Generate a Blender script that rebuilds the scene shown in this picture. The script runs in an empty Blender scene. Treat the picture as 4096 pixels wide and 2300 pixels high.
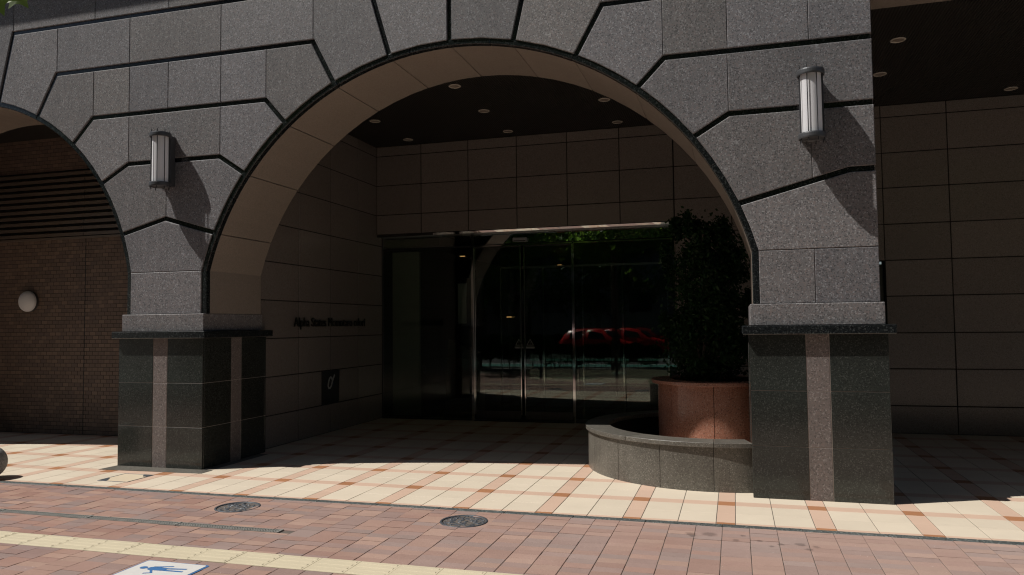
import bpy, bmesh, math, random
from mathutils import Vector, Matrix, noise
random.seed(7)
R_ = math.radians
SC = bpy.context.scene
COL = SC.collection

# ------------------------------------------------------------------ camera, light, exposure
YAW, PITCH, ROLL = -0.2830, 0.0499, -0.0106
CAM = Vector((0.0, -7.4588, 1.599))
FPX = 3049.24
fw = Vector((math.sin(YAW)*math.cos(PITCH), math.cos(YAW)*math.cos(PITCH), math.sin(PITCH)))
rt = Vector((math.cos(YAW), -math.sin(YAW), 0))
up = rt.cross(fw)
rt2 = rt*math.cos(ROLL) + up*math.sin(ROLL)
up2 = -rt*math.sin(ROLL) + up*math.cos(ROLL)
cam = bpy.data.cameras.new('camera'); camo = bpy.data.objects.new('camera', cam); COL.objects.link(camo)
M = Matrix((rt2, up2, -fw)).transposed().to_4x4(); M.translation = CAM
camo.matrix_world = M
cam.sensor_width = 36; cam.lens = FPX/4096*36; cam.clip_start = 0.05; cam.clip_end = 3000
SC.camera = camo

SUN = Vector((2.1, 1.0, -3.45)).normalized()      # direction the light travels
w = bpy.data.worlds.new('World'); SC.world = w; w.use_nodes = True
wn = w.node_tree.nodes; wl = w.node_tree.links
sky = wn.new('ShaderNodeTexSky'); sky.sky_type = 'NISHITA'; sky.sun_disc = False
sky.sun_elevation = math.asin(-SUN.z); sky.sun_rotation = math.atan2(-SUN.x, -SUN.y)
wl.new(sky.outputs[0], wn['Background'].inputs[0]); wn['Background'].inputs[1].default_value = 0.05
sl = bpy.data.lights.new('sun', 'SUN'); sl.energy = 5.0; sl.angle = R_(0.53); sl.color = (1, 0.955, 0.89)
so = bpy.data.objects.new('sun', sl); COL.objects.link(so); so.rotation_euler = SUN.to_track_quat('-Z', 'Y').to_euler()
so.location = (-20, -20, 40)
SC.view_settings.view_transform = 'Standard'; SC.view_settings.look = 'None'
SC.view_settings.exposure = -0.14; SC.view_settings.gamma = 1.0; SC.view_settings.use_curve_mapping = False
SC.render.engine = 'CYCLES'
SC.cycles.max_bounces = 10; SC.cycles.glossy_bounces = 5; SC.cycles.transparent_max_bounces = 12
SC.cycles.use_denoising = True; SC.cycles.filter_width = 1.15

# ------------------------------------------------------------------ materials
MATS = {}
class NB:
    def __init__(s, name):
        s.m = bpy.data.materials.new(name); s.m.use_nodes = True; s.t = s.m.node_tree
        s.n = s.t.nodes; s.b = s.n['Principled BSDF']; s.out = s.n['Material Output']
    def node(s, ty, **kw):
        n = s.n.new('ShaderNode'+ty)
        for k, v in kw.items():
            if k.startswith('i_'): n.inputs[k[2:].replace('_', ' ')].default_value = v
            else: setattr(n, k, v)
        return n
    def link(s, a, b): s.t.links.new(a, b)
    def math(s, op, a, b=None, c=None):
        n = s.node('Math', operation=op)
        for i, x in enumerate((a, b, c)):
            if x is None: continue
            if isinstance(x, (int, float)): n.inputs[i].default_value = x
            else: s.link(x, n.inputs[i])
        return n.outputs[0]
    def mix(s, f, a, b, mode='MIX'):
        n = s.node('Mix', data_type='RGBA', blend_type=mode)
        for i, x in ((0, f), (6, a), (7, b)):
            if isinstance(x, (int, float)): n.inputs[i].default_value = x
            elif isinstance(x, tuple): n.inputs[i].default_value = (*x[:3], 1)
            else: s.link(x, n.inputs[i])
        return n.outputs[2]
    def ramp(s, f, stops, interp='LINEAR'):
        n = s.node('ValToRGB'); s.link(f, n.inputs[0]); e = n.color_ramp.elements; n.color_ramp.interpolation = interp
        while len(e) < len(stops): e.new(0.5)
        for el, (p, c) in zip(e, stops):
            el.position = p; el.color = (*(c if isinstance(c, tuple) else (c, c, c)), 1)
        return n.outputs[0]
    def pos(s): return s.node('NewGeometry').outputs['Position']
    def rnd(s):
        a = s.node('ObjectInfo').outputs['Random']; b = s.node('NewGeometry').outputs['Random Per Island']
        return s.math('FRACT', s.math('ADD', a, b))
    def noise(s, scale, detail=3, rough=.6, vec=None):
        n = s.node('TexNoise'); n.inputs['Scale'].default_value = scale; n.inputs['Detail'].default_value = detail
        n.inputs['Roughness'].default_value = rough
        s.link(vec if vec is not None else s.pos(), n.inputs['Vector']); return n.outputs[0]
    def bump(s, h, st, dist=.01):
        n = s.node('Bump'); n.inputs['Strength'].default_value = st; n.inputs['Distance'].default_value = dist
        s.link(h, n.inputs['Height']); s.link(n.outputs[0], s.b.inputs['Normal'])
    def scaled(s, sc):
        n = s.node('VectorMath', operation='MULTIPLY'); s.link(s.pos(), n.inputs[0]); n.inputs[1].default_value = sc
        return n.outputs[0]

def plain(name, col, rough=.6, metal=0., bumpscale=None, var=.12):
    b = NB(name); c = b.mix(b.noise(9, 4), tuple(x*(1-var) for x in col), tuple(min(1, x*(1+var)) for x in col))
    b.link(c, b.b.inputs['Base Color']); b.b.inputs['Roughness'].default_value = rough; b.b.inputs['Metallic'].default_value = metal
    if bumpscale: b.bump(b.noise(bumpscale, 3), .3, .002)
    MATS[name] = b.m; return b.m

def granite(name, dark, mid, light, pink, rough, bump, var=.10, sc=70., spec=.5, blotch=.14, streak=0., tint=None):
    b = NB(name)
    n1 = b.noise(sc, 5, .78)
    c = b.ramp(n1, [(.30, dark), (.45, mid), (.56, mid), (.70, light)])
    v = b.node('TexVoronoi'); v.inputs['Scale'].default_value = sc*1.0; b.link(b.pos(), v.inputs['Vector'])
    sep = b.node('SeparateColor'); b.link(v.outputs['Color'], sep.inputs[0])
    c = b.mix(b.math('MULTIPLY', b.ramp(sep.outputs[0], [(.74, 0.), (.80, 1.)]), .55), c, pink)
    c = b.mix(b.math('MULTIPLY', b.ramp(sep.outputs[1], [(.80, 0.), (.86, 1.)]), .75), c, dark)
    c = b.mix(b.math('MULTIPLY', b.ramp(sep.outputs[2], [(.86, 0.), (.92, 1.)]), .8), c, light)
    big = b.noise(1.1, 4, .6)
    k = b.math('ADD', b.math('MULTIPLY', b.math('SUBTRACT', big, .5), blotch*2.5), 1.0)
    k = b.math('ADD', k, b.math('MULTIPLY', b.math('SUBTRACT', b.rnd(), .5), var*2))
    if streak:
        st = b.noise(3.0, 4, .6, b.scaled((3.5, 3.5, .35)))
        k = b.math('ADD', k, b.math('MULTIPLY', b.math('SUBTRACT', st, .5), streak*2.5))
    cc = b.node('CombineColor'); [b.link(k, cc.inputs[i]) for i in range(3)]
    c = b.mix(1.0, c, cc.outputs[0], 'MULTIPLY')
    if tint:
        r2 = b.math('FRACT', b.math('MULTIPLY', b.rnd(), 7.31))
        c = b.mix(b.math('MULTIPLY', r2, .5), c, b.mix(1.0, c, tint, 'MULTIPLY'))
    b.link(c, b.b.inputs['Base Color'])
    rr = b.math('ADD', b.math('MULTIPLY', b.math('SUBTRACT', b.noise(6, 3), .5), rough*.5), rough)
    b.link(rr, b.b.inputs['Roughness']); b.b.inputs['Specular IOR Level'].default_value = spec
    if bump: b.bump(b.noise(sc*1.6, 3, .7), bump, .004)
    MATS[name] = b.m; return b.m

m_fac = granite('flamed_granite', (.066, .064, .066), (.166, .158, .156), (.32, .312, .31), (.225, .178, .162), .58, .6, .17, 92, .5, .17, .15, (.90, .97, 1.14))
m_sof = granite('soffit_granite', (.215, .185, .155), (.275, .235, .20), (.34, .29, .25), (.29, .22, .18), .34, 0, .05, 130, .5, .08)
m_black = granite('polished_black_granite', (.012, .0135, .012), (.025, .0275, .0245), (.062, .066, .060), (.034, .037, .033), .15, 0, .12, 120, .5, .25)
m_trim = granite('polished_black_trim', (.005, .006, .007), (.011, .013, .014), (.05, .055, .055), (.02, .024, .026), .16, 0, .10, 95, .5, .2)
m_strip = granite('pier_strip_granite', (.08, .068, .064), (.145, .123, .116), (.27, .24, .23), (.19, .145, .13), .6, .4, .06, 95, .45, .1)
m_wall = granite('dark_wall_granite', (.15, .132, .118), (.215, .187, .168), (.27, .24, .22), (.235, .18, .155), .22, 0, .09, 120, .5, .05)
m_grey = granite('dark_grey_granite', (.066, .062, .052), (.118, .110, .095), (.22, .21, .185), (.14, .125, .105), .36, .2, .14, 110, .5, .42, .16)
m_red = granite('red_granite', (.19, .09, .065), (.385, .175, .118), (.48, .28, .21), (.42, .21, .15), .22, 0, .05, 100, .5, .2)
m_kerb = granite('kerb_granite', (.03, .035, .034), (.075, .085, .083), (.2, .22, .21), (.08, .09, .09), .6, .3, .12, 90, .4, .2)
m_grout = plain('light_grout', (.36, .31, .28), .85)
m_pgrout = plain('paver_joint_sand', (.12, .10, .085), .95)
m_dgrout = plain('dark_grout', (.012, .010, .009), .95)
m_fgrout = plain('floor_grout', (.16, .14, .115), .9)
m_steel = plain('stainless_steel', (.42, .42, .41), .3, 1.0)
m_chrome = plain('polished_metal', (.48, .48, .47), .06, 1.0)
m_drain = plain('weathered_steel', (.34, .34, .32), .45, .35)
m_drainbed = plain('drain_bed', (.06, .06, .055), .8)
m_rod = plain('dark_rod', (.03, .03, .034), .45)
m_mull = plain('dark_bronze_metal', (.10, .095, .09), .3, .8)
m_lampmetal = plain('grey_painted_metal', (.085, .088, .095), .42, .35)
m_dark = plain('black_paint', (.012, .012, .012), .5)
m_ceilw = plain('downlight_trim', (.55, .50, .44), .5)
m_soil = plain('soil', (.03, .022, .015), .95, 0, 40)
m_ball = granite('ball_granite', (.10, .10, .10), (.21, .205, .20), (.36, .35, .34), (.24, .22, .21), .7, .3, .05, 90)
m_iron = plain('cast_iron', (.085, .094, .108), .5, .35, 60)
m_beige = plain('lobby_panel', (.25, .245, .21), .6)
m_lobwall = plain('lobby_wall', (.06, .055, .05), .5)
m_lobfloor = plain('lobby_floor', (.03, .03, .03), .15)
m_wood = plain('dark_wood', (.05, .022, .012), .35)
m_white = plain('white_paint', (.72, .72, .70), .55, 0, None, .06)
m_signw = plain('worn_white_paint', (.60, .59, .57), .6, 0, 60, .09)
m_blue = plain('blue_paint', (.045, .15, .36), .5, 0, None, .1)
m_bark = plain('bark', (.09, .072, .055), .9, 0, 25, .3)
m_asph = plain('asphalt', (.05, .05, .052), .9, 0, 80)
m_teal = plain('teal_lane_paint', (.05, .20, .165), .8, 0, 40)
m_conc = plain('concrete_paving', (.26, .25, .24), .85, 0, 40)
m_tyre = plain('tyre_rubber', (.02, .02, .02), .8)
m_bld = plain('far_render', (.34, .32, .30), .8)
m_bld2 = plain('far_tile', (.22, .17, .14), .7)
m_winfar = plain('far_window_glass', (.03, .04, .05), .08)
m_red_paint = plain('red_car_paint', (.42, .008, .008), .3, 0, None, .04)
m_letter = plain('dark_letter_metal', (.012, .011, .010), .4, .3)
m_logo = plain('logo_grey', (.42, .44, .43), .45, 0, None, .03)
m_stick = plain('sticker_print', (.22, .23, .22), .5)
m_plaque = plain('plaque_panel', (.008, .010, .014), .35)
m_amber = NB('amber_light'); m_amber.b.inputs['Emission Color'].default_value = (1, .5, .18, 1); m_amber.b.inputs['Emission Strength'].default_value = .9; m_amber = m_amber.m

def tilemat(name, col, var, rough, grain=.08, spec=.35, dirt=.12):
    b = NB(name)
    k = b.math('ADD', 1.0, b.math('MULTIPLY', b.math('SUBTRACT', b.rnd(), .5), var*2))
    k = b.math('ADD', k, b.math('MULTIPLY', b.math('SUBTRACT', b.noise(160, 3), .5), grain*2))
    k = b.math('ADD', k, b.math('MULTIPLY', b.math('SUBTRACT', b.noise(2.3, 5, .65), .5), dirt*2))
    k = b.math('SUBTRACT', k, b.math('MULTIPLY', b.ramp(b.noise(5.5, 6, .72), [(.60, 0.), (.74, 1.)]), dirt*.9))
    cc = b.node('CombineColor'); [b.link(k, cc.inputs[i]) for i in range(3)]
    c = b.mix(1.0, col, cc.outputs[0], 'MULTIPLY')
    b.link(c, b.b.inputs['Base Color']); b.b.inputs['Specular IOR Level'].default_value = spec
    b.link(b.math('ADD', b.math('MULTIPLY', b.noise(3.5, 4), .25), rough-.12), b.b.inputs['Roughness'])
    b.bump(b.noise(120, 3), .25, .0015); b.b.inputs['Specular IOR Level'].default_value = .16
    MATS[name] = b.m; return b.m
m_cream = tilemat('cream_tile', (.645, .562, .448), .035, .46, .03, .35, .085)
m_pink = tilemat('salmon_tile', (.58, .415, .318), .03, .48, .04, .35, .06)
m_brown = tilemat('brown_tile', (.37, .175, .09), .08, .5, .35)
m_tact = tilemat('tactile_tile', (.54, .475, .345), .04, .7, .05, .25, .09)
m_scored = tilemat('cover_infill', (.62, .52, .385), .03, .5, .04, .35, .07)

def paver_mat():
    b = NB('brick_paver'); r = b.rnd()
    c = b.ramp(r, [(0, (.300, .172, .136)), (.22, (.332, .198, .155)), (.42, (.362, .226, .175)), (.58, (.276, .180, .158)), (.80, (.264, .188, .170)), (1, (.315, .20, .165))], 'CONSTANT')
    # worn, greyer towards the walked middle of the pavement
    x = b.node('SeparateXYZ'); b.link(b.pos(), x.inputs[0])
    wear = b.math('ADD', b.math('MULTIPLY', b.noise(.55, 3, .6), 1.1), b.math('MULTIPLY', x.outputs[0], .07))
    wear = b.node('Clamp'); 
    wv = b.math('ADD', b.math('MULTIPLY', b.noise(.6, 4, .6), 1.2), b.math('MULTIPLY', x.outputs[0], .08))
    b.link(wv, wear.inputs[0])
    c = b.mix(b.math('MULTIPLY', wear.outputs[0], .62), c, (.455, .35, .31))
    k = b.math('ADD', .92, b.math('MULTIPLY', b.math('SUBTRACT', b.noise(190, 3, .7), .5), .55))
    k = b.math('ADD', k, b.math('MULTIPLY', b.math('SUBTRACT', b.noise(14, 5, .7), .5), .20))
    k = b.math('ADD', k, b.math('MULTIPLY', b.math('SUBTRACT', b.math('FRACT', b.math('MULTIPLY', r, 13.7)), .5), .12))
    # a few oily drip stains
    for (sx, sy, sr) in ((-.36, -1.42, .05), (-.22, -1.40, .07), (-.34, -1.47, .035), (.02, -1.38, .03), (-.03, -1.52, .03), (.22, -1.62, .025), (.28, -1.55, .03), (.42, -1.52, .045), (.52, -1.56, .03), (.47, -1.64, .03), (.14, -1.50, .03)):
        n = b.node('VectorMath', operation='DISTANCE'); b.link(b.pos(), n.inputs[0]); n.inputs[1].default_value = (sx, sy, 0)
        d = b.math('ADD', n.outputs['Value'], b.math('MULTIPLY', b.math('SUBTRACT', b.noise(22, 3), .5), .06))
        mr = b.node('MapRange'); b.link(d, mr.inputs[0]); mr.inputs[1].default_value = sr*.5; mr.inputs[2].default_value = sr
        mr.inputs[3].default_value = .62; mr.inputs[4].default_value = 1
        k = b.math('MULTIPLY', k, mr.outputs[0])
    cc = b.node('CombineColor'); [b.link(k, cc.inputs[i]) for i in range(3)]
    c = b.mix(1.0, c, cc.outputs[0], 'MULTIPLY')
    sp = b.ramp(b.noise(75, 2, .5), [(.735, 0.), (.76, 1.)]); c = b.mix(b.math('MULTIPLY', sp, .55), c, (.75, .7, .66))
    b.link(c, b.b.inputs['Base Color']); b.b.inputs['Roughness'].default_value = .82; b.b.inputs['Specular IOR Level'].default_value = .3
    b.bump(b.noise(150, 4, .75), .55, .003)
    return b.m
m_paver = paver_mat()

def brickmat():
    b = NB('brown_brick')
    c = b.ramp(b.rnd(), [(0, (.150, .105, .082)), (.35, (.175, .122, .094)), (.6, (.138, .098, .080)), (.85, (.20, .14, .108))], 'CONSTANT')
    c = b.mix(b.noise(60, 3), c, b.mix(1., c, (.7, .7, .7), 'MULTIPLY'))
    b.link(c, b.b.inputs['Base Color']); b.b.inputs['Roughness'].default_value = .55; return b.m
m_brick = brickmat()

def glassmat(name, tint, mult=2.0, base=0.0):
    b = NB(name); b.n.remove(b.b)
    f = b.node('Fresnel'); f.inputs[0].default_value = 1.5
    k = b.math('MINIMUM', b.math('ADD', b.math('MULTIPLY', f.outputs[0], mult), base), 1.0)
    tr = b.node('BsdfTransparent'); tr.inputs[0].default_value = (*tint, 1)
    gl = b.node('BsdfGlossy'); gl.inputs['Roughness'].default_value = 0.0; gl.inputs[0].default_value = (.95, 1, .97, 1)
    mx = b.node('MixShader'); b.link(k, mx.inputs[0]); b.link(tr.outputs[0], mx.inputs[1]); b.link(gl.outputs[0], mx.inputs[2])
    b.link(mx.outputs[0], b.out.inputs[0]); return b.m
m_glass = glassmat('plate_glass', (.80, .86, .82), 1.5)
m_glass2 = glassmat('reflective_transom_glass', (.45, .50, .47), 2.0, .32)

def opalmat():
    b = NB('opal_glass'); b.n.remove(b.b)
    d = b.node('BsdfDiffuse'); d.inputs[0].default_value = (.93, .93, .96, 1); t = b.node('BsdfTranslucent'); t.inputs[0].default_value = (.93, .93, .96, 1)
    g = b.node('BsdfGlossy'); g.inputs['Roughness'].default_value = .12
    m1 = b.node('MixShader'); m1.inputs[0].default_value = .28; b.link(d.outputs[0], m1.inputs[1]); b.link(t.outputs[0], m1.inputs[2])
    m2 = b.node('MixShader'); m2.inputs[0].default_value = .05; b.link(m1.outputs[0], m2.inputs[1]); b.link(g.outputs[0], m2.inputs[2])
    b.link(m2.outputs[0], b.out.inputs[0]); return b.m
m_opal = opalmat()

def leafmat(name, c1, c2, trans=.35):
    b = NB(name); b.n.remove(b.b)
    c = b.mix(b.rnd(), c1, c2)
    d = b.node('BsdfDiffuse'); b.link(c, d.inputs[0]); t = b.node('BsdfTranslucent')
    b.link(b.mix(1., c, (1.8, 1.9, .8), 'MULTIPLY'), t.inputs[0])
    g = b.node('BsdfGlossy'); g.inputs['Roughness'].default_value = .35; g.inputs[0].default_value = (.5, .5, .5, 1)
    mx = b.node('MixShader'); mx.inputs[0].default_value = trans; b.link(d.outputs[0], mx.inputs[1]); b.link(t.outputs[0], mx.inputs[2])
    m2 = b.node('MixShader'); m2.inputs[0].default_value = .018; b.link(mx.outputs[0], m2.inputs[1]); b.link(g.outputs[0], m2.inputs[2])
    b.link(m2.outputs[0], b.out.inputs[0]); return b.m
m_leaf = leafmat('tree_leaf', (.050, .095, .028), (.085, .135, .042), .5)
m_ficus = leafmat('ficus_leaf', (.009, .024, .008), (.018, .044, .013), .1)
m_hedge = leafmat('hedge_leaf', (.02, .045, .012), (.042, .075, .018), .1)

def ceilmat():
    b = NB('louvred_ceiling'); b.b.inputs['Base Color'].default_value = (.014, .012, .010, 1); b.b.inputs['Roughness'].default_value = .55
    wv = b.node('TexWave'); wv.wave_type = 'BANDS'; wv.bands_direction = 'X'; wv.inputs['Scale'].default_value = 10.; b.link(b.pos(), wv.inputs['Vector'])
    c = b.mix(wv.outputs[1], (.008, .007, .006), (.022, .019, .016)); b.link(c, b.b.inputs['Base Color'])
    b.bump(wv.outputs[1], .6, .01); return b.m
m_ceil = ceilmat()

# ------------------------------------------------------------------ helpers
def link(o, parent=None):
    COL.objects.link(o)
    if parent is not None: o.parent = parent
    return o
def tag(o, label=None, cat=None, group=None, kind=None):
    if label: o['label'] = label
    if cat: o['category'] = cat
    if group: o['group'] = group
    if kind: o['kind'] = kind
    return o
def empty(name, loc=(0, 0, 0), rz=0):
    o = bpy.data.objects.new(name, None); o.location = loc; o.rotation_euler.z = rz; o.empty_display_size = .2; return link(o)
def obj(name, me, mat=None, parent=None, loc=(0, 0, 0), world=True):
    """loc is in the parent's frame (parents stand unrotated at their own location unless noted)"""
    if isinstance(me, bmesh.types.BMesh):
        bm = me; me = bpy.data.meshes.new(name); bm.to_mesh(me); bm.free()
    if mat is not None and len(me.materials) == 0: me.materials.append(mat)
    o = bpy.data.objects.new(name, me); link(o, parent)
    p = Vector(loc)
    if parent is not None and world:
        q = parent; off = Vector((0, 0, 0))
        while q is not None: off += q.location; q = q.parent
        p = p - off
    o.location = p
    return o
_cache = {}
def boxmesh(w, d, h, bev, mat):
    k = (round(w, 4), round(d, 4), round(h, 4), bev, mat.name)
    if k in _cache: return _cache[k]
    bm = bmesh.new(); bmesh.ops.create_cube(bm, size=1)
    for v in bm.verts: v.co = Vector((v.co.x*w, v.co.y*d, v.co.z*h))
    if bev: bmesh.ops.bevel(bm, geom=bm.edges[:], offset=min(bev, .3*min(w, d, h)), segments=1, affect='EDGES', profile=.5)
    me = bpy.data.meshes.new('block'); bm.to_mesh(me); bm.free(); me.materials.append(mat); _cache[k] = me; return me
def box(name, a, b, mat, parent=None, bev=.003):
    a, b = Vector(a), Vector(b); s = b-a
    return obj(name, boxmesh(abs(s.x), abs(s.y), abs(s.z), bev, mat), None, parent, (a+b)/2)
def addbox(bm, a, b):
    a, b = Vector(a), Vector(b); r = bmesh.ops.create_cube(bm, size=1)
    for v in r['verts']: v.co = Vector(((a.x+b.x)/2+v.co.x*(b.x-a.x), (a.y+b.y)/2+v.co.y*(b.y-a.y), (a.z+b.z)/2+v.co.z*(b.z-a.z)))
    return r['verts']
def addcyl(bm, p0, p1, r0, r1=None, n=16, caps=True):
    r1 = r0 if r1 is None else r1; p0, p1 = Vector(p0), Vector(p1); d = p1-p0
    r = bmesh.ops.create_cone(bm, cap_ends=caps, segments=n, radius1=r0, radius2=r1, depth=d.length)
    m = Matrix.Translation((p0+p1)/2) @ d.to_track_quat('Z', 'Y').to_matrix().to_4x4()
    bmesh.ops.transform(bm, matrix=m, verts=r['verts']); return r['verts']
def lathe(prof, n=48, c=(0, 0, 0)):
    """prof: (r,z) list, closed when r=0 ends"""
    bm = bmesh.new(); rings = []
    for r, z in prof:
        if r < 1e-6: rings.append([bm.verts.new((c[0], c[1], c[2]+z))])
        else: rings.append([bm.verts.new((c[0]+r*math.cos(2*math.pi*i/n), c[1]+r*math.sin(2*math.pi*i/n), c[2]+z)) for i in range(n)])
    for A, B in zip(rings, rings[1:]):
        for i in range(n):
            j = (i+1) % n
            f = [A[i % len(A)], A[j % len(A)], B[j % len(B)], B[i % len(B)]]; u = []
            [u.append(x) for x in f if x not in u]
            if len(u) > 2: bm.faces.new(u)
    bmesh.ops.recalc_face_normals(bm, faces=bm.faces[:]); return bm
def smooth(o):
    for p in o.data.polygons: p.use_smooth = True
    return o
def offset(poly, d):
    n = len(poly); out = []
    for i in range(n):
        p0, p1, p2 = Vector(poly[i-1]), Vector(poly[i]), Vector(poly[(i+1) % n])
        e1 = (p1-p0).normalized(); e2 = (p2-p1).normalized()
        n1 = Vector((-e1.y, e1.x)); n2 = Vector((-e2.y, e2.x)); m = (n1+n2)
        L = m.dot(n1)
        m = m/max(L, .35) if m.length > 1e-6 else n1
        out.append(tuple(p1+m*d))
    return out
def clipx(poly, c, keep):   # keep 'L' x<c or 'R' x>c
    s = 1 if keep == 'L' else -1; out = []; n = len(poly)
    for i in range(n):
        a, b = poly[i], poly[(i+1) % n]; da, db = s*(c-a[0]), s*(c-b[0])
        if da >= 0: out.append(a)
        if (da > 0 and db < 0) or (da < 0 and db > 0):
            t = da/(da-db); out.append((a[0]+t*(b[0]-a[0]), a[1]+t*(b[1]-a[1])))
    q = []
    for p in out:
        if not q or (Vector(p)-Vector(q[-1])).length > 1e-4: q.append(p)
    if len(q) > 1 and (Vector(q[0])-Vector(q[-1])).length < 1e-4: q.pop()
    return q
def area(p): return .5*sum(p[i-1][0]*p[i][1]-p[i][0]*p[i-1][1] for i in range(len(p)))
def slabpoly(name, poly, y0, y1, mat, parent, bev=.006):
    if area(poly) < 0: poly = poly[::-1]
    inn = offset(poly, bev); bm = bmesh.new()
    A = [bm.verts.new((x, y0, z)) for x, z in inn]; B = [bm.verts.new((x, y0+bev, z)) for x, z in poly]; Cc = [bm.verts.new((x, y1, z)) for x, z in poly]
    bm.faces.new(A); n = len(A)
    for P, Q in ((B, A), (Cc, B)):
        for i in range(n): bm.faces.new((P[i], P[(i+1) % n], Q[(i+1) % n], Q[i]))
    c = Vector((sum(p[0] for p in poly)/n, y0, sum(p[1] for p in poly)/n))
    for v in bm.verts: v.co -= c
    return obj(name, bm, mat, parent, c)
def sector(name, cx, cz, r0, r1, a0, a1, y0, y1, mat, parent, n=6, axis='Y', bev=.002):
    """ring piece; axis Y: in xz plane spanning y0..y1; axis Z: in xy plane spanning z0..z1 (cx,cy)"""
    bm = bmesh.new(); L = []
    for i in range(n+1):
        a = a0+(a1-a0)*i/n; c, s = math.cos(a), math.sin(a); q = []
        for r, h in ((r0, y0), (r1, y0), (r1, y1), (r0, y1)):
            q.append(bm.verts.new((cx+r*c, h, cz+r*s) if axis == 'Y' else (cx+r*c, cz+r*s, h)))
        L.append(q)
    for P, Q in zip(L, L[1:]):
        for k in range(4): bm.faces.new((P[k], P[(k+1) % 4], Q[(k+1) % 4], Q[k]))
    bm.faces.new(L[0]); bm.faces.new(L[-1][::-1]); bmesh.ops.recalc_face_normals(bm, faces=bm.faces[:])
    am = (a0+a1)/2; c = Vector((cx+r0*math.cos(am), y0, cz+r0*math.sin(am))) if axis == 'Y' else Vector((cx+r0*math.cos(am), cz+r0*math.sin(am), y0))
    if bev: bmesh.ops.bevel(bm, geom=[e for e in bm.edges if len(e.link_faces) == 2 and e.calc_face_angle(0) > .8], offset=bev, segments=1, affect='EDGES')
    for v in bm.verts: v.co -= c
    return obj(name, bm, mat, parent, c)
def infr(p, marg=.02):
    d = Vector(p)-CAM; z = d.dot(fw)
    if z < .2: return False
    u = d.dot(rt2)/z*FPX/4096; v = d.dot(up2)/z*FPX/4096
    return abs(u) < .5+marg and abs(v) < .2808+marg

# ------------------------------------------------------------------ ground and floors
box('ground', (-600, -600, -1.0), (600, 600, -.06), m_asph, None, 0); bpy.data.objects['ground']['kind'] = 'structure'
KY = -1.072          # forecourt / pavement border line
fl = box('forecourt_floor', (-16, KY, -.05), (8, 4.86, -.004), m_fgrout, None, 0); fl['kind'] = 'structure'
pv = box('pavement', (-18, -9.4, -.05), (12, KY-.085, -.005), m_pgrout, None, 0); pv['kind'] = 'structure'
for v in ():
    pass
GX, GY, P = -2.354, -.342, .75
tiles = []
def tile(x0, x1, y0, y1, mat):
    x0 += .003; x1 -= .003; y0 += .0012; y1 -= .0012
    y0c, y1c = max(y0, KY+.001), min(y1, 4.855)
    if y1c-y0c < .03: return
    # not under piers, brick wall block, slab, cover
    xc, yc = (x0+x1)/2, (y0+y1)/2
    if (-7.02 < xc < -5.84 or .14 < xc < 1.29) and 0.0 < yc < 1.12: return
    if yc > 2.1 and xc < -6.1: return
    if -6.535 < x0 and x1 < -6.165 and -.83 < y0 and y1 < -.43: return
    tiles.append((x0, x1, y0c, y1c, mat))
for i in range(-13, 12):
    for j in range(-2, 8):
        cx, cy = GX+P*i, GY+P*j
        tile(cx-.075, cx+.075, cy-.075, cy+.075, m_brown)
        for k in (0, 1):
            tile(cx+.075+.3*k, cx+.375+.3*k, cy-.075, cy+.075, m_pink)
            tile(cx-.075, cx+.075, cy+.075+.3*k, cy+.375+.3*k, m_pink)
            for l in (0, 1): tile(cx+.075+.3*k, cx+.375+.3*k, cy+.075+.3*l, cy+.375+.3*l, m_cream)
tiles = [t for t in tiles if t[0] > -16 and t[1] < 8]
def split(items, cen, lim=300):
    vis = [t for t in items if infr((*cen(t), 0))]
    vis.sort(key=lambda t: (Vector((*cen(t), 0))-CAM).length)
    ids = set(map(id, vis[:lim])); return [t for t in items if id(t) in ids], [t for t in items if id(t) not in ids]
near, far = split(tiles, lambda t: ((t[0]+t[1])/2, (t[2]+t[3])/2))
for t in near:
    dz = random.uniform(-.0006, .0006)
    box('paving_tile', (t[0], t[2], -.02), (t[1], t[3], dz), t[4], fl, .0015)
for nm, mt in (('paving_tiles', m_cream), ('border_tiles', m_pink), ('corner_tiles', m_brown)):
    bm = bmesh.new()
    for t in far:
        if t[4] is mt: addbox(bm, (t[0], t[2], -.02), (t[1], t[3], random.uniform(-.0006, .0006)))
    o = obj(nm, bm, mt, fl); o['kind'] = 'stuff'
# border stones
x = -13.93
bs = pv
while x < 9:
    box('border_stone', (x+.002, KY-.083, -.04), (x+.598, KY-.002, .001+random.uniform(-.0008, .0008)), m_kerb, bs, .003); x += .6
# pavers
TY1, TY0 = -2.662, -2.930
HOLES = [(-2.171, -1.48, .205), (-4.318, -1.498, .205)]
pavers = []
PD = .0985
for i in range(-70, 46):
    x0 = -.128+.202*i; offs = random.choice((0, .5, .25, .62, .1))*PD
    for (ya, yb) in ((TY1, KY-.085), (-7.2, TY0)):
        y = yb+offs-PD
        while y > ya-PD:
            a, b = max(y, ya), min(y+PD, yb)
            cx, cy = x0+.101, (a+b)/2
            if b-a > .012 and not any(math.hypot(cx-h[0], cy-h[1]) < h[2]+.02 for h in HOLES):
                if x0+.1 < -3.44 and b > -2.13-.042 and a < -2.13+.042:
                    if b > -2.13+.054: pavers.append((x0, x0+.202, -2.13+.042, b))
                    if a < -2.13-.054: pavers.append((x0, x0+.202, a, -2.13-.042))
                else: pavers.append((x0, x0+.202, a, b))
            y -= PD
near, far = split(pavers, lambda t: ((t[0]+t[1])/2, (t[2]+t[3])/2))
def pav(bm, t, g=.0022):
    z = random.uniform(-.0018, .0012)
    vs = addbox(bm, (t[0]+g, t[2]+g*.35, -.03), (t[1]-g, t[3]-g*.35, z))
    for v in vs:
        if v.co.z > -.02: v.co.z += random.uniform(-.0008, .0008)
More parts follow.
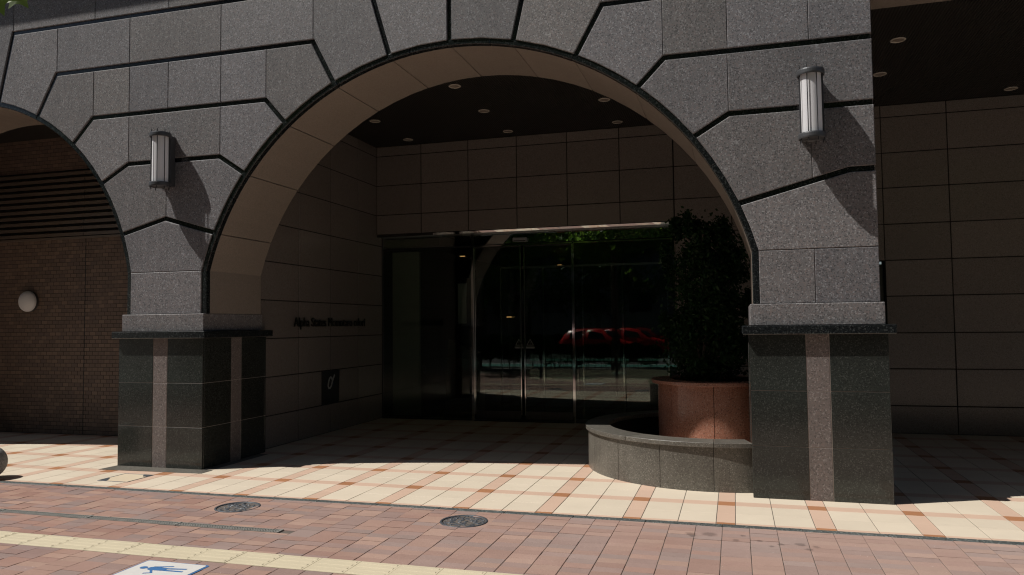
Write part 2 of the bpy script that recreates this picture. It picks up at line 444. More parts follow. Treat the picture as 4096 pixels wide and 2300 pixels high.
for t in near:
    z = random.uniform(-.0016, .0010); g = .0022
    o = box('paver', (t[0]+g, t[2]+g*.35, -.03), (t[1]-g, t[3]-g*.35, z), m_paver, pv, .0025)
    o.rotation_euler = (random.uniform(-.006, .006), random.uniform(-.004, .004), random.uniform(-.004, .004))
bm = bmesh.new()
for t in far: pav(bm, t)
o = obj('pavers', bm, m_paver, pv); o['kind'] = 'stuff'
# rings filling round manhole covers: small cut pavers as mortar bed
for h in HOLES:
    sector('mortar_ring', h[0], h[1], .196, .40, 0, 2*math.pi-.001, -.03, -.003, m_paver, pv, 48, 'Z', 0)

# tactile strip
tp = empty('tactile_paving', (-3, (TY0+TY1)/2, 0)); tag(tp, 'long straight strip of yellowish tactile guide tiles crossing the red brick pavement', 'tactile paving')
bm = bmesh.new(); addbox(bm, (-.1485, -.132, -.03), (.1485, .132, .001))
for k in range(4):
    y = -.099+.066*k
    vs = addbox(bm, (-.125, y-.0165, 0), (.135, y+.0165, .0042))
    for v in vs:
        if v.co.z > .003: v.co.y = y+(v.co.y-y)*.62; v.co.x *= .965
tme = bpy.data.meshes.new('tactile_tile'); bm.to_mesh(tme); bm.free(); tme.materials.append(m_tact)
for i in range(-34, 44):
    x = -4.286+.3002*i+.15
    o = obj('tactile_tile', tme, None, tp, (x, (TY0+TY1)/2, random.uniform(-.0012, .0008)))
    o.rotation_euler = (random.uniform(-.004, .004), random.uniform(-.004, .004), 0)

# manhole covers
def manhole(x, y, seed, label):
    t = empty('manhole_cover', (x, y, 0)); tag(t, label, 'manhole cover', 'round iron covers set in the brick pavement')
    o = smooth(obj('rim', lathe([(.179, -.02), (.179, .001), (.184, .003), (.196, .003), (.198, 0), (.198, -.02)], 56), m_iron, t, (x, y, 0)))
    bm = bmesh.new(); rr = random.Random(seed); n = 44; g = {}
    for i in range(n+1):
        for j in range(n+1):
            px, py = (i/n*2-1)*.177, (j/n*2-1)*.177
            if math.hypot(px, py) > .1765: continue
            v = noise.noise(Vector((px*26+seed, py*26, seed))); w2 = noise.noise(Vector((px*55, py*55+seed, 3)))
            h = .0035*(1 if v > .08 else -.2)+.0028*(1 if w2 > .15 else 0)
            if abs(math.sin(px*70+seed)) < .3 and py > 0.02 and px < 0: h += .004
            g[i, j] = bm.verts.new((px, py, -.006+h))
    for i in range(n):
        for j in range(n):
            q = [g.get(k) for k in ((i, j), (i+1, j), (i+1, j+1), (i, j+1))]
            if all(q): bm.faces.new(q)
    bmesh.ops.create_circle(bm, cap_ends=True, segments=48, radius=.18, matrix=Matrix.Translation((0, 0, -.0085)))
    obj('relief_plate', bm, m_iron, t, (x, y, 0))
manhole(HOLES[0][0], HOLES[0][1], 3, 'dark round iron manhole cover with raised relief, the right one of the two')
manhole(HOLES[1][0], HOLES[1][1], 8, 'dark round iron manhole cover with raised relief, left one near the slot drain')

# slot drain
dr = empty('slot_drain', (-3.5, -2.08, 0)); tag(dr, 'narrow stainless steel slot drain running left along the brick pavement', 'drain')
def dry(x): return -2.13
x1 = -3.475
segs = [(-4.42, -3.475), (-5.33, -4.43), (-6.3, -5.34), (-7.3, -6.31), (-8.3, -7.31), (-9.3, -8.31)]
for a, b in segs:
    for s, zz in ((1, .005), (-1, .004)):
        bm = bmesh.new(); addbox(bm, (a, -.004, -.02), (b, .004, zz))
        for v in bm.verts: v.co.y += dry(v.co.x)+s*.036
        obj('rail', bm, m_drain, dr)
    bm = bmesh.new(); x = a+.012
    while x < b-.01:
        addbox(bm, (x, dry(x)-.031, -.012), (x+.010, dry(x)+.031, .0015)); x += .0235
    addbox(bm, (a, dry(a)-.004, -.006), (b, dry(a)+.004, .0025))
    o = obj('grating', bm, m_drain, dr); o['kind'] = 'stuff'
    bm = bmesh.new(); addbox(bm, (a, dry((a+b)/2)-.05, -.03), (b, dry((a+b)/2)+.05, -.0045))
    obj('channel', bm, m_drainbed, dr)
    bm = bmesh.new(); addbox(bm, (b-.012, dry(b)-.045, -.01), (b+.008, dry(b)+.045, .0065))
    obj('clip', bm, m_drain, dr)

# ground sign (painted sheet)
gs = empty('pavement_sign', (-3.69, -3.3, 0)); tag(gs, 'white square painted on the pavement with blue border and walking figure', 'ground sign')
def flat(name, pts, z, mat, parent, th=.0014):
    bm = bmesh.new(); A = [bm.verts.new((x, y, z)) for x, y in pts]; f = bm.faces.new(A); f.normal_update()
    if f.normal.z < 0: f.normal_flip()
    r = bmesh.ops.extrude_face_region(bm, geom=[f]); bmesh.ops.translate(bm, vec=(0, 0, -th), verts=[g for g in r['geom'] if isinstance(g, bmesh.types.BMVert)])
    bmesh.ops.recalc_face_normals(bm, faces=bm.faces[:]); return obj(name, bm, mat, parent)
sx0, sx1, sy0, sy1 = -3.935, -3.432, -3.62, -3.012
def rrect(x0, x1, y0, y1, r):
    p = []
    for cx, cy, a in ((x1-r, y1-r, 0), (x0+r, y1-r, 90), (x0+r, y0+r, 180), (x1-r, y0+r, 270)):
        for k in range(4): t = R_(a+30*k); p.append((cx+r*math.cos(t), cy+r*math.sin(t)))
    return p
flat('border', rrect(sx0, sx1, sy0, sy1, .02), .0035, m_blue, gs)
flat('panel', rrect(sx0+.012, sx1-.018, sy0+.012, sy1-.010, .015), .0052, m_signw, gs)
fig = empty('walking_figure'); fig.parent = gs; fig.location = -gs.location
def fl_(pts): flat('figure_shape', pts, .0068, m_blue, fig)
def cp(pts): return pts
c0 = (-3.838, -3.165)
fl_([(c0[0]+.028*math.cos(t*math.pi/8), c0[1]+.024*math.sin(t*math.pi/8)) for t in range(16)])
fl_([(-3.800, -3.150), (-3.775, -3.132), (-3.70, -3.135), (-3.660, -3.140), (-3.660, -3.190), (-3.72, -3.196), (-3.775, -3.197), (-3.800, -3.185)])
fl_([(-3.785, -3.132), (-3.765, -3.126), (-3.655, -3.092), (-3.653, -3.106), (-3.755, -3.140)])
fl_([(-3.662, -3.138), (-3.53, -3.118), (-3.528, -3.134), (-3.662, -3.160)])
fl_([(-3.662, -3.172), (-3.52, -3.170), (-3.518, -3.186), (-3.662, -3.192)])
fl_([(-3.765, -3.196), (-3.742, -3.197), (-3.700, -3.246), (-3.755, -3.272), (-3.760, -3.258), (-3.722, -3.243)])

# stone ball bollard
bb = obj('stone_ball', lathe([(0, -.18)]+[(.18*math.sin(R_(a)), -.18*math.cos(R_(a))) for a in range(8, 180, 8)]+[(0, .18)], 48), m_ball)
bb.location = (-7.81, -1.03, .178); smooth(bb); tag(bb, 'round grey stone ball standing on the cream tiles at the left picture edge', 'bollard')

# flush granite slab and inspection cover
sl_ = flat('threshold_slab', [(-7.045, -.305), (-5.70, -.245), (-5.70, -.05), (-7.02, -.04)], .0035, m_grey, None)
tag(sl_, 'flush dark granite slab at the foot of the left pier', 'stone slab')
ic = empty('inspection_cover', (-6.35, -.63, 0)); tag(ic, 'square tile-filled inspection cover with thin dark frame before left pier', 'inspection cover')
for a, b in (((-6.545, -.83, -.01), (-6.155, -.818, .003)), ((-6.545, -.445, -.01), (-6.155, -.433, .003)), ((-6.545, -.818, -.01), (-6.533, -.445, .003)), ((-6.167, -.818, -.01), (-6.155, -.445, .003))):
    box('frame_bar', a, b, m_iron, ic, .001)
box('infill', (-6.530, -.815, -.02), (-6.170, -.448, .002), m_scored, ic, .001)
for pts in ([(-6.533, -.818), (-6.44, -.818), (-6.44, -.79), (-6.50, -.70), (-6.533, -.70)], [(-6.167, -.445), (-6.27, -.445), (-6.27, -.47), (-6.215, -.54), (-6.167, -.54)]):
    flat('corner_plate', pts, .0042, m_iron, ic)

# ------------------------------------------------------------------ the building
bld = empty('arcade_building', (-2.85, 0, 0)); tag(bld, 'dark granite building front with round arches and recessed black joint lines', 'building')
CX, CZ, CR = -2.842, 1.454, 3.185
LX, LZ, LR = -9.663, 1.839, 2.783
ZS = 2.275; TOP = 7.25; HW = .026
# wall core
def archz(x, cx, cz, r): return cz+math.sqrt(max(r*r-(x-cx)**2, 0))
bm = bmesh.new()
def corearch(cx, cz, r):
    hx = math.sqrt(r*r-(ZS-cz)**2); n = 40; xs = [cx-hx*math.cos(math.pi*i/n) for i in range(n+1)]
    for a, b in zip(xs, xs[1:]):
        za, zb = archz(a, cx, cz, r), archz(b, cx, cz, r)
        q = [bm.verts.new(p) for p in ((a, .020, za), (b, .020, zb), (b, .020, TOP), (a, .020, TOP), (a, 1.08, za), (b, 1.08, zb), (b, 1.08, TOP), (a, 1.08, TOP))]
        for f in ((0, 1, 2, 3), (5, 4, 7, 6), (4, 5, 1, 0)): bm.faces.new([q[k] for k in f])
    return cx-hx, cx+hx
cl, cr_ = corearch(CX, CZ, CR-.03); ll, lr = corearch(LX, LZ, LR-.03)
addbox(bm, (lr, .020, 0), (cl, 1.08, TOP)); addbox(bm, (cr_, .020, 0), (1.25, 1.08, TOP)); addbox(bm, (-16, .020, 0), (ll, 1.08, TOP))
addbox(bm, (1.25, .020, 4.80), (8, .84, TOP))
core = obj('wall_core', bm, m_trim, bld)
# upper building volume and cornice
box('upper_storeys', (-16, .02, TOP+.35), (8, 14, 16), m_wall, bld, 0)
box('upper_back', (-16, 1.08, 4.95), (8, 14, TOP+.35), m_wall, bld, 0)
box('cornice', (-16, -.50, TOP-.02), (8, .84, TOP+.34), m_fac, bld, .02)

def sh(pl, d):     # shift a polyline sideways (up = +d for left-to-right lines)
    n = len(pl); out = []
    for i in range(n):
        es = []
        if i > 0: e = (Vector(pl[i])-Vector(pl[i-1])).normalized(); es.append(Vector((-e.y, e.x)))
        if i < n-1: e = (Vector(pl[i+1])-Vector(pl[i])).normalized(); es.append(Vector((-e.y, e.x)))
        m = sum(es, Vector((0, 0))); m /= m.dot(es[0])
        out.append(tuple(Vector(pl[i])+m*d))
    return out
def hit(p_in, p_out, circ):  # intersection of the line with circle, near p_in end
    cx, cz, r = circ; d = (Vector(p_in)-Vector(p_out)).normalized(); f = Vector(p_out)-Vector((cx, cz))
    b = f.dot(d); c = f.dot(f)-r*r; disc = b*b-c
    t = -b-math.sqrt(max(disc, 0)); return tuple(Vector(p_out)+d*t)
LC, CC = (LX, LZ, LR), (CX, CZ, CR)
def arc(circ, p, q, n=10):
    a = math.atan2(p[1]-circ[1], p[0]-circ[0]); b = math.atan2(q[1]-circ[1], q[0]-circ[0])
    n = max(2, int(abs(b-a)/.07))
    return [(circ[0]+circ[2]*math.cos(a+(b-a)*i/n), circ[1]+circ[2]*math.sin(a+(b-a)*i/n)) for i in range(1, n)]
def ends(pl, d, lc, rc):     # shifted polyline with ends trimmed on the arch circles (or left as they are)
    q = sh(pl, d)
    if lc: q[0] = hit(q[0], q[1], lc)
    if rc: q[-1] = hit(q[-1], q[-2], rc)
    return q
g1 = [(-9.02, 4.556), (-8.812, 5.42), (-3.79, 5.42), (-3.529, 4.538)]
g2 = [(-8.372, 4.33), (-8.10, 4.812), (-4.47, 4.812), (-4.206, 4.309)]
g3 = [(-7.797, 3.929), (-7.525, 4.205), (-5.08, 4.205), (-4.822, 3.913)]
g4 = [(-7.345, 3.396), (-6.985, 3.595), (-5.69, 3.595), (-5.346, 3.369)]
g5 = [(-7.036, 2.748), (-6.43, 2.906), (-5.754, 2.71)]
XR = 1.26
h8 = [(-2.131, 4.541), (-1.93, 5.42), (XR, 5.42)]
h9 = [(-1.463, 4.344), (-1.20, 4.81), (XR, 4.81)]
h10 = [(-.854, 3.939), (-.597, 4.200), (XR, 4.200)]
h11 = [(-.321, 3.404), (-.003, 3.593), (XR, 3.593)]
h12 = [(.076, 2.731), (1.041, 2.988), (XR, 2.988)]
def region(lo, hi, lc, rc):
    """lo, hi polylines (already shifted & trimmed); arcs join them at the sides"""
    p = list(lo)
    if rc: p += arc(rc, lo[-1], hi[-1])
    p += list(hi)[::-1]
    if lc: p += arc(lc, hi[0], lo[0])
    return p
fac = obj('facade_cladding', bmesh.new(), m_trim, bld)   # holder for the panels (empty mesh)
bpy.data.objects.remove(fac); fac = empty('facade_cladding'); fac.parent = bld; fac.location = -bld.location
def panels(poly, joints):
    pcs = [poly]
    for c in joints:
        nx = []
        for q in pcs:
            a, b = clipx(q, c-.0008, 'L'), clipx(q, c+.0008, 'R')
            if len(a) > 2 and abs(area(a)) > .002: nx.append(a)
            if len(b) > 2 and abs(area(b)) > .002: nx.append(b)
        pcs = nx
    for q in pcs: slabpoly('granite_panel', q, random.uniform(0, .0012), .05, m_fac, fac)
def spr(circ, side):
    hx = math.sqrt(circ[2]**2-(ZS-circ[1])**2); return (circ[0]+side*hx, ZS+.002)
G = [g5, g4, g3, g2, g1]
bot = [spr(LC, 1), spr(CC, -1)]
lo = bot
JT = {0: [], 1: [-6.42], 2: [-6.975, -5.68], 3: [-7.515, -6.976, -6.412, -5.676, -5.07], 4: [-8.09, -6.98, -5.68, -4.465]}
for i, g in enumerate(G):
    panels(region(lo, ends(g, -HW, LC, CC), LC, CC), JT[i]); lo = ends(g, HW, LC, CC)
VX = -2.836
zc = archz(VX-HW, *CC)
zl = archz(-13, *LC) if False else None
apexL = (LX, LZ+LR)
p = [apexL]+arc(LC, apexL, lo[0])+list(lo)+arc(CC, lo[-1], (VX-HW, zc))+[(VX-HW, zc), (VX-HW, TOP), (LX, TOP)]
panels(p, [-8.812, -7.51, -6.415, -5.07, -3.79])
panels([(LX, LZ+LR+.001)]+[(LX, TOP), (-16, TOP), (-16, 0), (LX-2.75, 0), (LX-2.75, ZS)]+arc(LC, (LX-2.749, ZS), apexL), [-11, -13])
zc = archz(VX+HW, *CC)
H = [h12, h11, h10, h9, h8]
lo = [spr(CC, 1), (XR, ZS+.002)]
JR = {0: [], 1: [.724], 2: [], 3: [-.003, .727], 4: [-.609+.0, .0, .727]}
for i, g in enumerate(H):
    hi = ends(g, -HW, CC, None)
    p = list(lo)+list(hi)[::-1]+arc(CC, hi[0], lo[0])
    jr = {0: [], 1: [.724], 2: [], 3: [-.607, -.001, .727], 4: [-1.20, -.6, .0, .727]}[i]
    if i == 2: jr = [-.004]
    panels(p, jr); lo = ends(g, HW, CC, None)
p = [(VX+HW, zc)]+arc(CC, (VX+HW, zc), lo[0])+list(lo)+[(XR, TOP), (VX+HW, TOP)]
panels(p, [-1.93, -.6, .727])
# beam over the right bay
panels([(XR+.004, 4.757), (8, 4.757), (8, TOP), (XR+.004, TOP)], [2.5, 4, 5.5, 7])
box('return_panel', (1.25, .052, ZS+.003), (XR, 1.08, 4.755), m_fac, fac, .002)
box('return_panel', (1.25, .052, 1.777), (XR, 1.08, ZS-.002), m_fac, fac, .002)
# shafts under the spring line
for (a, b, js) in ((lr+.03+.0, spr(CC, -1)[0], []), (spr(CC, 1)[0], XR, [.721])):
    a = spr(LC, 1)[0] if a < -5 else a
    panels([(a, 1.777), (b, 1.777), (b, ZS-.002), (a, ZS-.002)], js)

# arch trim and soffits
def archlining(cx, cz, r, angs, jl, jr):
    t = empty('arch_lining'); t.parent = bld; t.location = -bld.location
    a0 = math.atan2(ZS-cz, math.sqrt(r*r-(ZS-cz)**2)); n = 9
    for k in range(n):
        A = a0+(math.pi-2*a0)*k/n; B = a0+(math.pi-2*a0)*(k+1)/n
        sector('trim_stone', cx, cz, r-.060, r+.004, A+.0005, B-.0005, .012, .085, m_trim, t, 7, 'Y', .006)
    e = [a0]+sorted(angs)+[math.pi-a0]
    for A, B in zip(e, e[1:]):
        sector('soffit_panel', cx, cz, r-.056, r-.026, A+.0013, B-.0013, .088, 1.078, m_sof, t, max(2, int((B-A)/.06)), 'Y', .002)
    for s, x in ((-1, jl), (1, jr)):
        if x is None: continue
        xe = cx+s*math.sqrt((r-.060)**2-(ZS-cz)**2)
        a, b = sorted((xe, xe+s*.062)); box('trim_stone', (a, .012, 1.777), (b, .085, ZS-.002), m_trim, t, .006)
        a, b = sorted((xe+s*.004, xe+s*.03)); box('soffit_panel', (a, .088, 1.777), (b, 1.078, ZS-.002), m_sof, t, .002)
def ang(circ, p): return math.atan2(p[1]-circ[1], p[0]-circ[0])
archlining(CX, CZ, CR, [ang(CC, q) for q in ((-5.754, 2.71), (-5.346, 3.369), (-4.822, 3.913), (-4.206, 4.309), (-3.529, 4.538), (-2.836, 4.63), (-2.131, 4.541), (-1.463, 4.344), (-.854, 3.939), (-.321, 3.404), (.076, 2.731))], 1, 1)
archlining(LX, LZ, LR, [ang(LC, q) for q in ((-9.02, 4.556), (-8.372, 4.33), (-7.797, 3.929), (-7.345, 3.396), (-7.036, 2.748))]+[math.pi-ang(LC, q) for q in ((-9.02, 4.556), (-8.372, 4.33), (-7.797, 3.929), (-7.345, 3.396), (-7.036, 2.748))], 1, 1)
box('beam_soffit', (1.262, .052, 4.757), (8, .84, 4.79), m_sof, bld, .002)

# piers
def pier(xc):
    t = empty('pier'); t.parent = bld; t.location = Vector((xc, 0, 0))-bld.location
    hb, y0, y1 = .587, -.055, 1.175
    box('pier_core', (xc-hb+.0045, y0+.0045, 0), (xc+hb-.0045, y1-.0045, 1.492), m_grout, t, 0)
    Z = [0, .4727, .977, 1.492]; g = .0022
    for z0, z1 in zip(Z, Z[1:]):
        for a, b, m, d in ((-hb, -.098, m_black, 0), (-.098, .098, m_strip, .002), (.098, hb, m_black, 0)):
            box('granite_block', (xc+a+(g if a > -hb else 0), y0+d, z0+g), (xc+b-(g if b < hb else 0), y0+.0293, z1-g), m, t, .0025)
            box('granite_block', (xc+a+g, y1-.0293, z0+g), (xc+b-g, y1-d, z1-g), m, t, .0025)
        for s in (-1, 1):
            for a, b, m, d in ((y0+.03, .465, m_black, 0), (.465, .66, m_strip, .002), (.66, y1-.03, m_black, 0)):
                xa, xb = sorted((xc+s*(hb-.0293), xc+s*(hb-d)))
                box('granite_block', (xa, a+g, z0+g), (xb, b-g, z1-g), m, t, .0025)
    box('ledge', (xc-.648, -.115, 1.4935), (xc+.648, 1.235, 1.574), m_trim, t, .006)
    box('plinth', (xc-.573, -.032, 1.5755), (xc+.573, 1.11, 1.775), m_fac, t, .005)
pier(-6.43); pier(.717)

# wall behind: granite clad walls of the porch
def cladwall(name, label, axis, fix, thick, cols, rows, skip=None, facing=1, mat=m_wall):
    """axis 'X': wall plane x=fix, runs in y; axis 'Y': plane y=fix runs in x"""
    t = empty(name, (fix, cols[0], 0) if axis == 'X' else (cols[0], fix, 0)); tag(t, label, 'wall')
    g = .0065
    s = facing
    for c0, c1 in zip(cols, cols[1:]):
        for z0, z1 in zip(rows, rows[1:]):
            if skip and skip((c0+c1)/2, (z0+z1)/2): continue
            d = random.uniform(0, .0012)
            if axis == 'X':
                xa, xb = sorted((fix, fix-s*.022)); box('granite_tile', (xa, c0+g, z0+g), (xb+d*0, c1-g, z1-g), mat, t, .003)
                xa, xb = sorted((fix-s*.016, fix-s*thick)); 
            else: box('granite_tile', (c0+g, fix+d, z0+g), (c1-g, fix+.022, z1-g), mat, t, .003)
    return t
ROWS = [0, .43, .945, 1.46, 1.975, 2.495, 3.02, 3.548, 4.065, 4.585, 4.757]
lw = cladwall('granite_side_wall', 'dark granite tiled porch side wall carrying the building lettering', 'X', -5.98, .1, [1.178, 2.17, 3.065, 3.965, 4.855], ROWS)
box('backing', (-6.6, 1.178, 0), (-5.9855, 4.95, 4.95), m_dgrout, lw, 0)
BC = [-5.978, -5.135, -4.275, -3.42, -2.565, -1.71, -.865]
bw = cladwall('granite_lintel_wall', 'dark granite tiled wall panel above the glass entrance doors', 'Y', 4.64, .1, BC, [3.205, 3.548, 4.065, 4.585, 4.757])
box('backing', (-5.978, 4.6455, 3.21), (-.868, 4.95, 4.95), m_dgrout, bw, 0)
bw2 = cladwall('granite_back_wall', 'dark granite tiled wall behind the tall potted plant', 'Y', 4.64, .1, [-.860, .0, .86, 1.25], ROWS)
box('backing', (-.857, 4.6455, 0), (1.25, 4.95, 4.95), m_dgrout, bw2, 0)
bw3 = cladwall('granite_bay_wall', 'dark granite tiled back wall of the open bay right of the right pier', 'Y', 4.64, .1, [2.12, 2.985, 4.2, 5.4, 6.6, 7.9], [0, .395, .92, 1.435, 1.965, 2.485, 3.01, 3.54, 4.055, 4.58, 4.757])
box('backing', (2.123, 4.6455, 0), (8, 4.95, 4.95), m_dgrout, bw3, 0)
for z0, z1 in ((2.485, 3.01), (3.01, 3.54), (3.54, 4.055), (4.055, 4.58), (4.58, 4.757)): box('granite_tile', (1.258, 4.64, z0+.0045), (2.1155, 4.662, z1-.0045), m_wall, bw3, .003)
box('backing', (1.253, 4.6455, 2.49), (2.12, 4.95, 4.95), m_dgrout, bw3, 0)
# side door glass behind the right pier
sd = empty('side_glass_door', (1.7, 4.8, 0)); tag(sd, 'narrow strip of a glass side door seen just right of the right pier', 'door')
box('pane', (1.27, 4.80, .08), (2.06, 4.812, 2.40), m_glass, sd, 0)
for a, b in (((1.252, 4.77, 0), (1.29, 4.84, 2.44)), ((2.06, 4.77, 0), (2.11, 4.84, 2.44)), ((1.29, 4.77, 2.40), (2.06, 4.84, 2.46)), ((1.29, 4.77, 0), (2.06, 4.84, .08))): box('frame_bar', a, b, m_mull, sd, .002)
nt = box('reflection_board', (1.55, 5.5, 1.75), (2.30, 5.53, 2.15), plain('pale_teal', (.25, .42, .40), .6), None, .004); tag(nt, 'pale teal notice standing in for the bright reflection in the side door glass', 'board')  # teal board added in place of a bright reflection in the door glass

# closing walls far left / right of the arcade (outside the frame)
for a, b, lb in (((8, .05, 0), (8.3, 5.2, 5), 'granite end wall closing the arcade on its right side'),): tag(box('end_wall', a, b, m_wall, None, 0), lb, 'wall')

# ceiling
ce = box('porch_ceiling', (-6.6, 1.08, 4.7585), (8, 4.95, 4.79), m_ceil, None, 0); ce['kind'] = 'structure'
c3 = box('bay_ceiling', (1.254, .842, 4.7580), (8, 1.079, 4.789), m_ceil, None, 0); c3['kind'] = 'structure'
c2 = box('arcade_ceiling', (-16, 1.08, 4.650), (-6.61, 2.05, 4.70), m_ceil, None, 0); c2['kind'] = 'structure'
# downlights
def downlight(x, y, z, label, grp='round downlights in the dark ceiling'):
    t = empty('ceiling_light', (x, y, z)); tag(t, label, 'ceiling light', grp)
    smooth(obj('trim_ring', lathe([(.062, -.001), (.064, -.009), (.077, -.009), (.083, -.003), (.083, .0)], 32), m_ceilw, t, (x, y, z)))
    obj('diffuser', lathe([(0, -.0035), (.063, -.0035)], 32), plain_c, t, (x, y, z))
plain_c = plain('frosted_disc', (.30, .25, .205), .5)
rw = {1.84: 'front', 3.06: 'middle', 4.30: 'rear'}
cn = {-5.22: 'left', -3.46: 'second from left', -1.68: 'third from left', .07: 'fourth from left'}
for y in (1.84, 3.06, 4.30):
    for x in (-3.46,) if y < 2 else (-5.22, -3.46, -1.68):
        downlight(x, y, 4.757, f'unlit round downlight inside the big arch, {rw[y]} row, {cn[x]} column')
for x, y, lb in ((1.84, 1.84, 'unlit round downlight in the right bay ceiling, upper one next to the pier'), (1.86, 3.07, 'unlit round downlight in the right bay ceiling, half hidden by the pier edge'), (3.70, 4.30, 'unlit round downlight in the right bay ceiling, at the right picture edge')):
    downlight(x, y, 4.757, lb)

# ------------------------------------------------------------------ brick wall with louvre, left bay
BY = 2.012
bk = empty('brick_wall', (-9.5, BY, 0)); tag(bk, 'dark brown brick wall inside the left arch', 'wall')
box('backing', (-16, BY+.004, 0), (-6.6, 2.3, 4.95), m_dgrout, bk, 0)
bm = bmesh.new(); rowh = .0605; z = .0; r = 0
while z < 4.62:
    if not (3.02 < z < 4.08):
        x = -12.6+(.055 if r % 2 else 0)
        while x < -6.7:
            L = .1115
            x1 = x+L
            if x < -9.635 < x1:
                for q0, q1 in ((x+.0035, -9.642), (-9.628, x1-.0035)):
                    if q1-q0 > .01: addbox(bm, (q0, BY+random.uniform(-.0012, .0012), z+.004), (q1, BY+.012, z+rowh-.004))
            else:
                addbox(bm, (x+.0025, BY+random.uniform(-.0012, .0012), z+.003), (x1-.0025, BY+.012, z+rowh-.003))
            x = x1
    z += rowh; r += 1
o = obj('bricks', bm, m_brick, bk); o['kind'] = 'stuff'
box('movement_joint', (-9.641, BY-.001, 0), (-9.629, BY+.006, 3.02), m_dark, bk, 0)
lv = empty('wall_louvre', (-9.5, BY, 3.03)); tag(lv, 'wide brown metal louvre with horizontal blades set high in the brick wall', 'louvre')
box('recess', (-12.6, BY+.0075, 3.03), (-6.62, BY+.0079, 4.11), m_dark, lv, 0)
m_slat = plain('brown_louvre_metal', (.135, .105, .085), .4, .2)
for k in range(11):
    z0 = 3.065+k*.0955
    for xa, xb in ((-12.6, -9.632), (-9.626, -6.62)):
        bm = bmesh.new()
        pts = [(-.050, 0), (-.046, .052), (-.006, .074), (.0, .070), (-.032, .045), (-.036, .004)]
        A = [bm.verts.new((xa, BY+y-.006, z0+zz)) for y, zz in pts]; B = [bm.verts.new((xb, BY+y-.006, z0+zz)) for y, zz in pts]
        n = len(A)
        for i in range(n): bm.faces.new((A[i], A[(i+1) % n], B[(i+1) % n], B[i]))
        bm.faces.new(A[::-1]); bm.faces.new(B); bmesh.ops.recalc_face_normals(bm, faces=bm.faces[:])
        obj('blade', bm, m_slat, lv)
box('sill_frame', (-12.6, BY-.06, 3.02), (-6.62, BY+.007, 3.052), m_slat, lv, .002)
# round bulkhead lamp
bl = empty('bulkhead_lamp', (-10.70, BY, 2.06)); tag(bl, 'round white bulkhead lamp on the brown brick wall', 'wall lamp')
def rotY(o): o.rotation_euler.x = R_(90); return o
rotY(obj('base_ring', lathe([(0, 0), (.158, 0), (.165, .012), (.165, .045), (.150, .052)], 40), m_lampmetal, bl, (-10.70, BY-.001, 2.06)))
smooth(rotY(obj('globe', lathe([(.162, .045), (.163, .07), (.150, .095), (.11, .122), (.06, .138), (0, .143)], 40), m_opal, bl, (-10.70, BY-.001, 2.06))))

# ------------------------------------------------------------------ facade lamps
def wall_lamp(x, label):
    t = empty('wall_lantern', (x, 0, 3.24)); tag(t, label, 'wall lamp', 'cylindrical lanterns on the granite front')
    yc, z0, z1 = -.146, 3.255, 3.885
    c = (x, yc, 0)
    def part(nm, bm, m): return obj(nm, bm, m, t)
    smooth(part('glass_tube', lathe([(.088, z0+.03), (.088, z1-.03)], 40, c), m_opal))
    for nm, za, zb in (('bottom_cap', z0, z0+.05), ('top_cap', z1-.05, z1)):
        part(nm, lathe([(0, za+.012), (.095, za+.012), (.108, za), (.118, za), (.121, za+.012), (.121, zb-.012), (.118, zb), (.108, zb), (.095, zb-.012), (0, zb-.012)], 40, c), m_lampmetal)
    part('crown', lathe([(0, z1-.011), (.085, z1-.011), (.085, z1+.010), (0, z1+.010)], 40, c), m_lampmetal)
    for k in range(8):
        a = R_(22.5+45*k); bm = bmesh.new(); px, py = x+.104*math.cos(a), yc+.104*math.sin(a)
        addcyl(bm, (px, py, z0-.03), (px, py, z1+.034), .0044, n=8); part('rod', bm, m_rod)
    bm = bmesh.new(); addbox(bm, (x-.085, -.07, z0+.02), (x+.085, -.001, z1-.02)); part('back_plate', bm, m_lampmetal)
    for zz in (z0+.03, z1-.03):
        bm = bmesh.new(); addbox(bm, (x-.05, yc+.05, zz-.022), (x+.05, -.06, zz+.022)); part('bracket', bm, m_lampmetal)
wall_lamp(-6.383, 'white cylindrical lantern with grey caps on the left pier')
wall_lamp(.718, 'white cylindrical lantern with grey caps on the right pier')

# ------------------------------------------------------------------ glass entrance
ge = empty('glass_entrance', (-3.4, 4.86, 0)); tag(ge, 'dark glass entrance with chrome framed sliding doors under the lintel', 'glass entrance')
GYp = 4.87
def bar(nm, a, b, m=m_steel, bev=.003): return box(nm, a, b, m, ge, bev)
for xa, xb, nm in ((-5.96, -4.31, 'side_pane'), (-4.262, -.88, 'transom_pane')):
    if nm == 'side_pane': box('side_pane', (xa, GYp, .03), (xb, GYp+.010, 2.945), m_glass, ge, 0)
for xa, xb in ((-5.96, -4.31), (-4.262, -2.53), (-2.52, -.88)):
    box('transom_pane', (xa, GYp, 2.985), (xb, GYp+.010, 3.174), m_glass2, ge, 0)
for i, (xa, xb) in enumerate(((-4.262, -3.43), (-3.385, -2.545))):
    d = box('sliding_door', (xa+.02, GYp+.02, .166), (xb-.02, GYp+.03, 2.924), m_glass, ge, 0)
    for a, b in (((xa, GYp+.005, .10), (xa+.02, GYp+.04, 2.94)), ((xb-.02, GYp+.005, .10), (xb, GYp+.04, 2.94)), ((xa+.02, GYp+.005, .02), (xb-.02, GYp+.04, .165)), ((xa+.02, GYp+.005, 2.925), (xb-.02, GYp+.04, 2.945))):
        box('door_rail', a, b, m_chrome if (b[0]-a[0]) < .1 else m_mull, d, .002)
for xa, xb in ((-2.515, -1.70), (-1.69, -.885)): box('side_pane', (xa, GYp, .06), (xb, GYp+.010, 2.945), m_glass, ge, 0)
